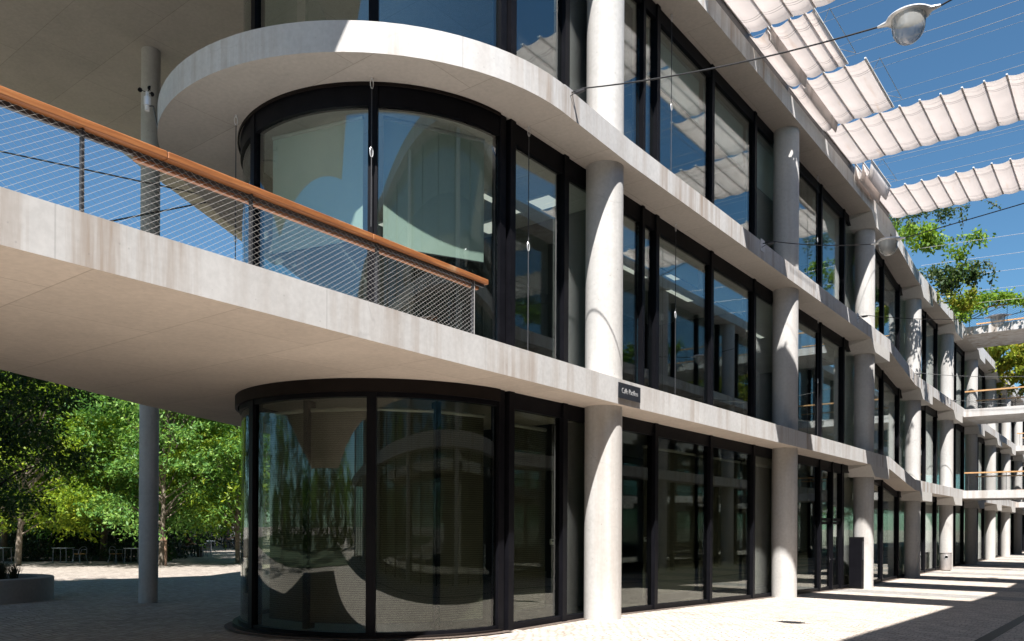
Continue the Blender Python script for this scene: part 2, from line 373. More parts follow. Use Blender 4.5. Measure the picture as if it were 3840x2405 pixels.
c = mix(t, m2.outputs[0], c, mix(t, 1.0, c, (0.62, 0.68, 0.74), 'MULTIPLY'))
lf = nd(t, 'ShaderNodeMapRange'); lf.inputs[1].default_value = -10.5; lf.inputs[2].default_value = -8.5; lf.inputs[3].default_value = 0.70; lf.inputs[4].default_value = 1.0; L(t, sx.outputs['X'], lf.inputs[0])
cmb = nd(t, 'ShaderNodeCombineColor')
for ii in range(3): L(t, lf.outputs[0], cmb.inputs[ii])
c = mix(t, 1.0, c, cmb.outputs[0], 'MULTIPLY')                      # building shade put into the colour: garden side setts darkened
inv = nd(t, 'ShaderNodeMath'); inv.operation = 'SUBTRACT'; inv.inputs[0].default_value = 1; L(t, b.outputs['Fac'], inv.inputs[1])
hh = nd(t, 'ShaderNodeMath'); hh.operation = 'MULTIPLY_ADD'; L(t, noise(t, v, 30, 3), hh.inputs[0]); hh.inputs[1].default_value = 0.35; L(t, inv.outputs[0], hh.inputs[2])
principled(t, out, c, 0.75, 0, bump(t, hh.outputs[0], 1.0, 0.035), 0.3)

# ------------------------------------------------------------------ ground
xs = [-400, -200, -110, -70, -50, -38, -30, -25, -21, -18, -15, -13, -12, -11, -10, -9, -8, -6, -4, -2, 0, 4, 10, 20, 60, 200, 400]
ys = [-400, -150, -60, -20, -5, 0, 4, 8, 11, 13, 16, 19, 22, 25, 28, 31, 35, 45, 60, 90, 140, 250, 500]
g = MB(); vs = [(x, y, gz(x, y)) for y in ys for x in xs]; nx = len(xs)
g.add(vs, [(j * nx + i, j * nx + i + 1, (j + 1) * nx + i + 1, (j + 1) * nx + i) for j in range(len(ys) - 1) for i in range(nx - 1)])
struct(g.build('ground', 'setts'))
g = MB()
g.add([(-1.98, y, gz(0, y) + 0.004) for y in ys] + [(-1.78, y, gz(0, y) + 0.004) for y in ys], [(i, i + len(ys), i + 1 + len(ys), i + 1) for i in range(3, len(ys) - 2)])
ch = struct(g.build('drain_channel', 'black_matte'))
# dark ground sheet added behind the viewpoint to cut bounce light and darken reflections
g = MB(); lx = [-110, -70, -50, -38, -30, -25, -21, -18, -15, -13, -12, -11, -10, -9, -8, -3]; ly = [-120, -60, -30, -20, -13]
g.add([(x, y, gz(x, y) + 0.03) for y in ly for x in lx], [(j * 16 + i, j * 16 + i + 1, (j + 1) * 16 + i + 1, (j + 1) * 16 + i) for j in range(4) for i in range(15)])
struct(g.build('bounce_cut_sheet', 'bounce_cut_sheet'))
# planting bed beyond the plaza
bed = MB(); pts = []
for px, d in ((-700, 33), (-300, 36), (0, 37.5), (300, 38.2), (560, 38.5), (640, 40), (690, 44), (700, 60), (700, 75)):
    p = at_d(px, 1960, d * 1.08); pts.append((p.x, p.y))
far = [at_d(-1500, 1960, 75), at_d(-1500, 1960, 30)]
bed.prism(pts + [(p.x, p.y) for p in far], -0.35, -0.19)
struct(bed.build('garden_bed', 'soil'))

# ------------------------------------------------------------------ the office building
gs_ = MB(); yy_ = [10.6] + [y for y in ys if 10.6 < y < 104] + [104]
gs_.add([(-8.16, y, gz(-8.16, y) + 0.006) for y in yy_] + [(-7.99, y, gz(-8.0, y) + 0.006) for y in yy_], [(i, i + len(yy_), i + 1 + len(yy_), i + 1) for i in range(len(yy_) - 1)])
an_ = [math.radians(a) for a in range(0, 180, 5)]
gs_.add([(-10.85 + rr_ * math.cos(a), 10.3 - rr_ * math.sin(a), gz(-10.85 + rr_ * math.cos(a), 10) + 0.02) for rr_ in (2.75, 2.90) for a in an_], [(i, i + 36, i + 37, i + 1) for i in range(35)])
struct(gs_.build('gravel_strip', 'gravel'))
def dz(y): return 0.0 if y < 33 else (-(y - 33) / 4.5 * 0.64 if y < 37.5 else -0.64)
SOF = [3.95, 8.43, 12.95]; TOP = [4.41, 8.88, 13.43]
YE = 104.0
EDGE = -7.4
bld = empty('office_building', (-8.22, 12, 0), 'concrete office building with rounded glass end, round columns and three stepped slab edges', 'building')
YS = [13.0, 18.0, 23.0, 28.0, 33.0, 37.5, 42, 50, 60, 75, 90, YE]
front = {0: [(-6.9, -12.0), (-7.11, 2.5), (-7.18, 5.0), (-7.28, 7.6), (-7.34, 10.5)] + [(EDGE, y) for y in YS],
         1: [], 2: [(EDGE, -6.0), (EDGE, 5.0)] + [(EDGE, y) for y in YS]}
NC, NR = (-11.35, 10.62), 4.03
front[1] = [(NC[0] + NR * math.cos(a), NC[1] - NR * math.sin(a)) for a in [math.radians(x) for x in range(132, -1, -4)]] + [(EDGE, y) for y in YS]
back = {0: [(-18.9, YE), (-18.9, 15.6), (-16.06, 10.49), (-14.6, 7.5), (-12.92, 4.56), (-13.4, 3.4), (-14.6, -2.0), (-15.0, -12.0)],
        1: [(-18.9, YE), (-18.9, 15.2), (-16.33, 10.78), (-15.77, 9.85), (-14.86, 8.62)],
        2: [(-18.9, YE), (-18.9, 27.0), (-29.5, 21.0), (-28.12, 18.56), (-24.72, 12.62), (-23.08, 10.05), (-23.45, 8.2), (-24.2, 5.0), (-24.5, -6.0)]}
def strip_slab(lv):
    """slab as bands so that the sloped part stays planar: outline split along Y"""
    poly = front[lv] + back[lv]
    g = MB()
    bm = bmesh.new()
    vs = [bm.verts.new((x, y, 0)) for x, y in poly]
    bm.faces.new(vs)
    for yc in (13.0, 33.0, 37.5):
        bmesh.ops.bisect_plane(bm, geom=bm.verts[:] + bm.edges[:] + bm.faces[:], plane_co=(0, yc, 0), plane_no=(0, 1, 0))
    res = bmesh.ops.extrude_face_region(bm, geom=bm.faces[:])
    top = [e for e in res['geom'] if isinstance(e, bmesh.types.BMVert)]
    ts = set(top)
    for v in bm.verts: v.co.z = (TOP[lv] if v in ts else SOF[lv]) + dz(v.co.y)
    bmesh.ops.recalc_face_normals(bm, faces=bm.faces)
    me = bpy.data.meshes.new('floor_slab')
    o0 = ORG[bld]
    for v in bm.verts: v.co -= o0
    bm.normal_update()
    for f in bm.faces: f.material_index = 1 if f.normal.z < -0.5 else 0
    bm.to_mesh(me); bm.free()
    me.materials.append(M['concrete_edge']); me.materials.append(M['concrete_soffit_bounce' if lv == 0 else 'concrete_soffit'])
    o = bpy.data.objects.new('floor_slab', me); COL.objects.link(o); o.parent = bld; ORG[o] = o0
    return o
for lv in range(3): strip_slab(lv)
# drip groove strip just inside the slab edges (a shallow rebate line)
COLY = [12.87, 22.7, 31.1, 39.35, 47.5, 55.7, 63.9, 72.1, 80.3, 88.5, 96.7]
CXC = -7.86
for i, y in enumerate(COLY):
    r = 0.35 if i < 3 else 0.33
    seg = 40 if i < 4 else 24
    cap = i >= 2
    for lv in range(3):
        z0 = (gz(-7.8, y) - 0.05) if lv == 0 else TOP[lv - 1] + dz(y)
        z1 = SOF[lv] + dz(y) - (0.40 if cap else 0.0)
        xc = CXC - (0.0 if i < 3 else 0.02)
        MB().lathe((xc, y, 0), [(r, z0), (r, z1)], seg).build('column', 'concrete_column', bld, smooth=True)
        if cap:
            ya, yb = y - 0.92, y + 1.78
            zt = lambda yy: SOF[lv] + dz(yy) - 0.002
            zb = SOF[lv] + dz(y) - 0.40
            xf, xb = EDGE + 0.004, -9.3
            MB().hexa([(xb, ya + 0.05, zb), (xf, ya + 0.6, zb), (xf, yb, zb), (xb, yb, zb),
                       (xb, ya, zt(ya)), (xf, ya, zt(ya)), (xf, yb, zt(yb)), (xb, yb, zt(yb))]).build('column_cap', 'concrete_cap', bld)
# slim column at the garden side
p = at_z(548.8, 2255, -0.1)
MB().lathe((p.x - 0.1, p.y + 0.1, 0), [(0.215, -0.15), (0.215, SOF[2])], 32).build('column', 'concrete_column', bld, smooth=True)
SLIM = (p.x - 0.1, p.y + 0.1)

# glazing on the street side
GX = -8.22
MY = [10.42, 12.0, 15.5, 18.33, 21.1, 23.9, 26.9, 29.5, 32.3]
while MY[-1] < YE - 3: MY.append(MY[-1] + 2.8)
def slopebox(mb, x0, x1, y0, y1, zb0, zb1, zt0, zt1):
    mb.hexa([(x0, y0, zb0), (x1, y0, zb0), (x1, y1, zb1), (x0, y1, zb1), (x0, y0, zt0), (x1, y0, zt0), (x1, y1, zt1), (x0, y1, zt1)])
HEAD = [0.27, 0.34, 0.30]
def window(lv, y0, y1, pane='glass', thin=False):
    f = MB()
    zb = lambda y: (gz(-8.2, y) if lv == 0 else TOP[lv - 1] + dz(y))
    zt = lambda y: SOF[lv] + dz(y)
    w = 0.05 if thin else 0.07
    slopebox(f, GX - 0.10, GX + 0.10, y0 - w, y0 + w, zb(y0 - w), zb(y0 + w), zt(y0 - w) - 0.002, zt(y0 + w) - 0.002)
    hd = HEAD[lv]
    slopebox(f, GX - 0.08, GX + 0.06, y0 + w, y1 - w, zt(y0) - hd, zt(y1) - hd, zt(y0) - 0.002, zt(y1) - 0.002)
    slopebox(f, GX - 0.08, GX + 0.07, y0 + w, y1 - w, zb(y0) - 0.04, zb(y1) - 0.04, zb(y0) + 0.11, zb(y1) + 0.11)
    fo = f.build('window', 'frame_black', bld)
    g = MB(); slopebox(g, GX - 0.012, GX + 0.012, y0 + w, y1 - w, zb(y0) + 0.11, zb(y1) + 0.11, zt(y0) - hd, zt(y1) - hd)
    g.build('pane', pane, fo)
    return fo
DOORBAY = 26.9
for lv in range(3):
    ml = list(MY)
    if lv: ml = sorted(ml + [14.87])
    for a, b_ in zip(ml, ml[1:]):
        if lv == 0 and a == DOORBAY: continue
        window(lv, a, b_, 'glass_lower' if lv == 0 else 'glass', thin=(b_ - a) < 1)
# entrance: a double door in the ground floor bay by the third column
zg = gz(-8, 28.2)
f = MB()
for yy, w in ((26.9, 0.07), (28.25, 0.04), (29.38, 0.05)):
    f.box(GX - 0.10, GX + 0.10, yy - w, yy + w, zg - 0.05, SOF[0] - 0.002)
f.box(GX - 0.08, GX + 0.06, 26.97, 28.21, SOF[0] - 0.34, SOF[0] - 0.002); f.box(GX - 0.08, GX + 0.06, 28.29, 29.33, SOF[0] - 0.34, SOF[0] - 0.002)
f.box(GX - 0.08, GX + 0.06, 26.97, 28.21, zg + 2.35, zg + 2.45); f.box(GX - 0.08, GX + 0.06, 28.29, 29.33, zg + 2.35, zg + 2.45)
ent = f.build('door_frame', 'frame_black', bld)
g = MB(); g.box(GX - 0.012, GX + 0.012, 26.97, 28.21, zg + 2.45, SOF[0] - 0.34); g.build('pane', 'glass_lower', ent)
g = MB(); g.box(GX - 0.012, GX + 0.012, 28.29, 29.33, zg + 2.45, SOF[0] - 0.34); g.build('pane', 'glass_lower', ent)
for y0, y1, hy in ((26.98, 28.20, 28.10), (28.30, 29.32, 28.40)):
    d = MB()
    d.box(GX - 0.03, GX + 0.03, y0, y0 + 0.09, zg + 0.01, zg + 2.34); d.box(GX - 0.03, GX + 0.03, y1 - 0.09, y1, zg + 0.01, zg + 2.34)
    d.box(GX - 0.03, GX + 0.03, y0 + 0.09, y1 - 0.09, zg + 0.01, zg + 0.13); d.box(GX - 0.03, GX + 0.03, y0 + 0.09, y1 - 0.09, zg + 2.24, zg + 2.34)
    do = d.build('door', 'frame_black', bld)
    MB().box(GX - 0.01, GX + 0.01, y0 + 0.09, y1 - 0.09, zg + 0.13, zg + 2.24).build('pane', 'glass_lower', do)
    h = MB(); h.tube([(GX + 0.03, hy, zg + 1.05), (GX + 0.08, hy, zg + 1.05), (GX + 0.08, hy + (0.14 if hy < 28.2 else -0.14) * -1, zg + 1.05)], 0.011, 6)
    h.box(GX + 0.03, GX + 0.036, hy - 0.02, hy + 0.02, zg + 0.92, zg + 1.12); h.build('handle', 'steel_dark', do)

# rounded glass end
GC, GR = (-10.85, 10.3), 2.62
def arc(r, a0, a1, n): return [(GC[0] + r * math.cos(math.radians(a0 + (a1 - a0) * i / n)), GC[1] - r * math.sin(math.radians(a0 + (a1 - a0) * i / n))) for i in range(n + 1)]
def arcwall(mb, r0, r1, a0, a1, z0, z1, n=12):
    A, B = arc(r0, a0, a1, n), arc(r1, a0, a1, n)
    for i in range(n):
        mb.hexa([(*A[i], z0), (*B[i], z0), (*B[i + 1], z0), (*A[i + 1], z0), (*A[i], z1), (*B[i], z1), (*B[i + 1], z1), (*A[i + 1], z1)])
def arcshell(mb, r0, r1, a0, a1, z0, z1, n=20):
    A, B = arc(r0, a0, a1, n), arc(r1, a0, a1, n); k = n + 1
    vs = [(*p, z0) for p in A] + [(*p, z1) for p in A] + [(*p, z0) for p in B] + [(*p, z1) for p in B]
    fs = []
    for i in range(n):
        fs += [(i, i + 1, k + i + 1, k + i), (2 * k + i, 3 * k + i, 3 * k + i + 1, 2 * k + i + 1), (i, 2 * k + i, 2 * k + i + 1, i + 1), (k + i, k + i + 1, 3 * k + i + 1, 3 * k + i)]
    fs += [(0, k, 3 * k, 2 * k), (n, 2 * k + n, 3 * k + n, k + n)]
    mb.add(vs, fs)
NA = [2.0, 50, 101, 140, 177]
for lv in range(3):
    zb = -0.03 if lv == 0 else TOP[lv - 1]
    zt = SOF[lv]
    for a0, a1 in zip(NA, NA[1:]):
        f = MB(); w = math.degrees(0.07 / GR)
        arcshell(f, GR - 0.11, GR + 0.07, a0 - w, a0 + w, zb, zt - 0.002, 2)
        arcshell(f, GR - 0.08, GR + 0.05, a0 + w, a1 - w, zb - 0.02, zb + 0.13, 20)
        arcshell(f, GR - 0.08, GR + 0.05, a0 + w, a1 - w, zt - HEAD[lv], zt - 0.002, 20)
        fo = f.build('window', 'frame_black', bld, smooth=True)
        g = MB(); arcshell(g, GR - 0.012, GR + 0.012, a0 + w, a1 - w, zb + 0.13, zt - HEAD[lv], 32)
        g.build('pane', 'glass_lower' if lv == 0 else 'glass', fo, smooth=True)
    # bronze head ring against the soffit
    f = MB(); arcshell(f, GR + 0.075, GR + (0.12 if lv == 0 else 0.10), 4, 176, zt - 0.20 if lv == 0 else zt - 0.05, zt - 0.003, 60)
    f.build('head_trim', 'frame_bronze', bld, smooth=True)
    # garden side glazing
    f = MB(); f.obox(((-13.47 - 17.5) / 2, (10.35 + 16) / 2, (zb + zt) / 2), ((17.5 - 13.47) / -2, 2.82, 0), (0.03, 0.017, 0), (0, 0, (zt - zb) / 2 - 0.003))
    f.box(-17.53, -17.47, 16.0, YE - 2, zb, zt - 0.66)
    f.build('pane', 'glass', bld)
# metal plinth along the foot of the glass
f = MB(); arcshell(f, GR + 0.055, GR + 0.14, 3, 176, -0.08, 0.05, 60); f.build('plinth', 'frame_bronze', bld, smooth=True)
# interior core walls and floor, dark
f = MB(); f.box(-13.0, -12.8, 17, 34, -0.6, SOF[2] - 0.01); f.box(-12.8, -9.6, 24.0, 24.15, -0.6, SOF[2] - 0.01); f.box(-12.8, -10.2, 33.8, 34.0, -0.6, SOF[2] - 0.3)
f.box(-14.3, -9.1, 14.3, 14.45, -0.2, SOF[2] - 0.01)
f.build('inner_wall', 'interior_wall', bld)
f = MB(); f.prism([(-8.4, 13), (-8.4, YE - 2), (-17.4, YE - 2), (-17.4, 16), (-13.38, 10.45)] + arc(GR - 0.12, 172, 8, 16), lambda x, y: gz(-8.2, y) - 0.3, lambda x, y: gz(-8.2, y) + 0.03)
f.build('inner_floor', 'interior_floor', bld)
for px_, py_, lb in ((2070, 2032, 'small white control plate behind the narrow ground floor window before the nearest column'), (2421, 2023, 'small white control plate behind the ground floor window just past the nearest column')):
    q_ = at_x(px_, py_, GX - 0.16)
    o_ = MB().box(q_.x - 0.012, q_.x + 0.012, q_.y - 0.06, q_.y + 0.06, q_.z - 0.05, q_.z + 0.05)
    e_ = empty('control_plate', (q_.x, q_.y, q_.z - 0.05), lb, 'control plate'); o_.build('housing', 'white_paint', e_)
    MB().box(q_.x + 0.0125, q_.x + 0.015, q_.y - 0.03, q_.y + 0.03, q_.z, q_.z + 0.03).build('display', 'black_matte', e_)
# ------------------------------------------------------------------ opposite building (reflected in the glass, shades the street)
opp = empty('office_building', (6, 12, 0), 'concrete office building across the street, seen as a reflection in the windows', 'building')
OE = 1.05
for lv in range(3):
    g = MB(); g.box(OE, 14, -24, YE, SOF[lv] - 0.05, TOP[lv] - 0.05); g.build('floor_slab', 'concrete_edge', opp)
    g = MB(); g.box(OE + 0.85, OE + 0.88, -23, YE - 1, (0.05 if lv == 0 else TOP[lv - 1] - 0.05), SOF[lv] - 0.055); g.build('pane', 'glass', opp)
    for y in range(-22, 100, 8):
        g = MB(); g.lathe((OE + 0.42, y + 0.5, 0), [(0.34, -0.55 if lv == 0 else TOP[lv - 1] - 0.051), (0.34, SOF[lv] - 0.05)], 20); g.build('column', 'concrete_column', opp, smooth=True)
        g = MB()
        for k in range(3): g.box(OE + 0.74, OE + 0.96, y + 2.67 * k - 0.07, y + 2.67 * k + 0.07, (-0.5 if lv == 0 else TOP[lv - 1] - 0.05), SOF[lv] - 0.052)
        g.build('mullion', 'frame_black', opp)
g = MB(); g.box(6, 6.2, -23, YE - 1, -0.5, SOF[2] - 0.06); g.build('inner_wall', 'interior_wall', opp)

# ------------------------------------------------------------------ railings with wire mesh
def wire_mesh(mb, p0, p1, z0, z1, a=0.085, ratio=0.69, r=0.0013, inset=0.0):
    """diamond net in the vertical plane p0-p1"""
    p0, p1 = Vector(p0), Vector(p1); d = p1 - p0; Ln = d.length; d.normalize(); H = z1 - z0; side = Vector((-d.y, d.x, 0))
    def seg(s0, h0, s1, h1, off):
        A = p0 + d * s0 + side * off; A = Vector((A.x, A.y, z0 + h0)); B = p0 + d * s1 + side * off; B = Vector((B.x, B.y, z0 + h1))
        mb.tube([A, B], r, 3, False)
    s = -H / ratio
    while s < Ln:
        # rising
        s0, h0, s1, h1 = s, 0, s + H / ratio, H
        if s0 < 0: h0 = -s0 * ratio; s0 = 0
        if s1 > Ln: h1 -= (s1 - Ln) * ratio; s1 = Ln
        if h1 - h0 > 0.004: seg(s0, h0, s1, h1, 0.0)
        s0, h0, s1, h1 = s, H, s + H / ratio, 0
        if s0 < 0: h0 = H + s0 * ratio; s0 = 0
        if s1 > Ln: h1 += (s1 - Ln) * ratio; s1 = Ln
        if h0 - h1 > 0.004: seg(s0, h0, s1, h1, 0.003)
        s += a
rl = empty('terrace_railing', (-7.25, 4, TOP[0]), 'railing with orange brown timber handrail and wire mesh on the terrace slab', 'railing')
rx = lambda y: -7.23 - 0.022 * max(0, y - 2.5)
pys = [-1.9, -0.2, 1.5, 3.2, 4.92, 6.72, 8.57]
for y in pys:
    MB().box(rx(y) - 0.055, rx(y) - 0.01, y - 0.012, y + 0.012, TOP[0] + 0.001, 5.19).build('post', 'steel_dark', rl)
hr = MB()
for a, b_ in ((-2.6, 0.6), (0.603, 3.96), (3.963, 6.6), (6.603, 8.85)):
    MB().hexa([(rx(a) - 0.10, a, 5.195), (rx(a) + 0.035, a, 5.195), (rx(b_) + 0.035, b_, 5.195), (rx(b_) - 0.10, b_, 5.195),
             (rx(a) - 0.10, a, 5.265), (rx(a) + 0.035, a, 5.265), (rx(b_) + 0.035, b_, 5.265), (rx(b_) - 0.10, b_, 5.265)]).build('handrail', 'wood', rl, bevel=0.008)
MB().hexa([(rx(-2.6) - 0.05, -2.6, 5.15), (rx(-2.6) - 0.01, -2.6, 5.15), (rx(8.8) - 0.01, 8.8, 5.15), (rx(8.8) - 0.05, 8.8, 5.15),
           (rx(-2.6) - 0.05, -2.6, 5.194), (rx(-2.6) - 0.01, -2.6, 5.194), (rx(8.8) - 0.01, 8.8, 5.194), (rx(8.8) - 0.05, 8.8, 5.194)]).build('rail_bracket', 'steel_dark', rl)
MB().hexa([(rx(3.7) - 0.125, 3.7, 5.115), (rx(3.7) - 0.065, 3.7, 5.115), (rx(8.75) - 0.065, 8.75, 5.115), (rx(8.75) - 0.125, 8.75, 5.115),
           (rx(3.7) - 0.125, 3.7, 5.165), (rx(3.7) - 0.065, 3.7, 5.165), (rx(8.75) - 0.065, 8.75, 5.165), (rx(8.75) - 0.125, 8.75, 5.165)]).build('grab_rail', 'wood', rl, bevel=0.006)
w = MB()
wire_mesh(w, (rx(-1.9), -1.9, 0), (rx(2.5), 2.5, 0), TOP[0] + 0.01, 5.17); wire_mesh(w, (rx(2.5), 2.5, 0), (rx(8.57), 8.57, 0), TOP[0] + 0.01, 5.17)
w.tube([(rx(8.57), 8.57, TOP[0]), (rx(8.57), 8.57, 5.19)], 0.006, 5); w.tube([(rx(-1.9), -1.9, TOP[0] + 0.012), (rx(2.5), 2.5, TOP[0] + 0.012), (rx(8.57), 8.57, TOP[0] + 0.012)], 0.004, 4)
w.build('wire_mesh', 'mesh_wire', rl)

# ------------------------------------------------------------------ footbridges
def footbridge(y0, y1, lv, label, far=False):
    zb, zt = (3.31, 7.75, 12.2)[lv], (3.73, 8.16, 12.64)[lv]
    b = empty('footbridge', (-3.2, (y0 + y1) / 2, zb), label, 'bridge')
    x0, x1 = EDGE + 0.006, OE - 0.006
    MB().box(x0, x1, y0, y1, zb, zt).build('deck', 'concrete_edge', b)
    for y in (y0 + 0.06, y1 - 0.06):
        k = 0
        x = x0 + 0.25
        while x < x1:
            MB().box(x - 0.012, x + 0.012, y - 0.025, y + 0.025, zt + 0.001, zt + 0.93).build('post', 'steel_dark', b)
            x += 1.75
        MB().box(x0 - 0.4 if False else x0 + 0.05, x1 - 0.05, y - 0.06, y + 0.06, zt + 0.931, zt + 1.0).build('handrail', 'wood_pale', b)
        w = MB(); wire_mesh(w, (x0 + 0.05, y + 0.03, 0), (x1 - 0.05, y + 0.03, 0), zt + 0.02, zt + 0.92, 0.16 if not far else 0.3, 0.69, 0.004, 0); w.build('wire_mesh', 'cable_black' if not far else 'steel_wire', b)
    return b
BN = ['first floor', 'second floor', 'roof level']
footbridge(49.6, 53.6, 0, 'lowest concrete footbridge over the street with timber handrails and dark mesh')
footbridge(49.6, 53.6, 1, 'middle concrete footbridge over the street, double timber rails against the columns')
footbridge(49.6, 53.6, 2, 'topmost concrete footbridge at roof level with vines on its timber rails')
footbridge(74.0, 78.0, 0, 'lowest footbridge of the farther set down the street', True)
footbridge(74.0, 78.0, 1, 'upper footbridge of the farther set down the street', True)

# ------------------------------------------------------------------ sails
def sail(y0, y1, xs, sag, z0, label, cables=True, tilt=0.0, deep=None):
    s = empty('shade_sail', (xs[0], (y0 + y1) / 2, z0), label, 'shade sail', 'white shade sails over the street')
    g = MB(); V = []; n = 8; ny = 6
    prof = []
    for i, (a, b_) in enumerate(zip(xs, xs[1:])):
        sg = sag[i] if isinstance(sag, list) else sag
        for k in range(n + (1 if i == len(xs) - 2 else 0)):
            t_ = k / n; prof.append((a + (b_ - a) * t_, -sg * 4 * t_ * (1 - t_) - tilt * 0))
    np_ = len(prof)
    for j in range(ny + 1):
        u = j / ny; y = y0 + (y1 - y0) * u
        for (x, dzv) in prof:
            e = 0.012 * math.sin(x * 9 + j) ; bul = 0.03 * 4 * u * (1 - u)
            yy = y + (0.05 * (-dzv) / 0.12 * (0.5 - u) * 0.6)
            V.append((x, yy, z0 + dzv * (1 + 0.12 * math.sin(7 * x)) - 0.6 * bul * min(1, -dzv / 0.05) + e * 0.2))
    g.add(V, [(j * np_ + i, j * np_ + i + 1, (j + 1) * np_ + i + 1, (j + 1) * np_ + i) for j in range(ny) for i in range(np_ - 1)])
    co = g.build('cloth', 'sail_cloth', s, smooth=True, recalc=False)
    md_ = co.modifiers.new('thick', 'SOLIDIFY'); md_.thickness = 0.004
    for k, x in enumerate(xs):
        MB().obox((x, (y0 + y1) / 2, z0 + 0.012), (0.022, 0, 0), (0, (y1 - y0) / 2 + 0.05, 0), (0, 0, 0.016)).build('batten', 'white_paint', s)
    if cables:
        for yy in (y0 + 0.25, y1 - 0.25):
            MB().tube([(EDGE - 0.1, yy, z0 + 0.05), (-3.2, yy, z0 - 0.03), (OE + 0.1, yy, z0 + 0.05)], 0.006, 5).build('cable', 'cable_grey', s)
        MB().tube([(EDGE - 0.1, y0 + 0.75, z0 + 0.07), (OE + 0.1, y0 + 0.75, z0 + 0.07)], 0.004, 4).build('cable', 'cable_grey', s)
        MB().tube([(EDGE - 0.1, y1 - 0.75, z0 + 0.07), (OE + 0.1, y1 - 0.75, z0 + 0.07)], 0.004, 4).build('cable', 'cable_grey', s)
    # pulley tie at the leading edge
    if len(xs) and xs[-1] < -2:
        xe = xs[-1]
        MB().tube([(xe + 0.02, y0 + 0.7, z0 + 0.03), (xe + 0.28, y0 + 0.25, z0 + 0.05), (xe + 0.28, y1 - 0.25, z0 + 0.05), (xe + 0.02, y1 - 0.7, z0 + 0.03)], 0.008, 5).build('pull_cord', 'steel_wire', s)
    return s
ZS = 13.75
full = [-7.45 + 0.525 * i for i in range(18)]
sail(15.95, 18.85, full, 0.06, ZS, 'fully drawn white sail just ahead of the cable of the largest lamp')
sail(18.92, 21.65, [-7.5, -7.02, -6.95, -6.50, -6.14, -5.93], [0.18, 0.28, 0.09, 0.07, 0.05], ZS, 'part gathered white sail whose free edge stops short, crossed by the lamp cable')
sail(21.75, 24.7, [-7.5, -7.12, -7.02, -6.55, -6.02, -5.5], [0.18, 0.26, 0.08, 0.065, 0.055], ZS, 'part gathered white sail beside the long drawn one, with rust stained folds')
sail(24.8, 27.75, full, 0.055, ZS, 'long white sail drawn right across the street above the second column')
sail(27.85, 30.4, [-7.55, -7.35, -7.12, -6.85], [0.62, 0.55, 0.42], ZS, 'sail gathered up against the roof edge in hanging folds')
sail(30.55, 33.55, full, 0.06, ZS, 'long white sail drawn across the street just before the climbing plants')
for yy in (36.5, 39.0, 41.5, 44.5, 47.0):
    o = MB().tube([(EDGE - 0.1, yy, 13.3), (-3.2, yy, 13.1), (OE + 0.1, yy, 13.3)], 0.008, 5).build('roof_cable', 'steel_wire')
    tag(o, 'thin steel cable stretched over the street past the climbing plants', 'cable', 'bare cables over the street')
# dark roof upstand and fins behind the slab edge
f = MB(); f.box(-7.62, -7.47, 13, 33, TOP[2] + 0.001, 13.80); f.build('gutter', 'steel_dark', bld)

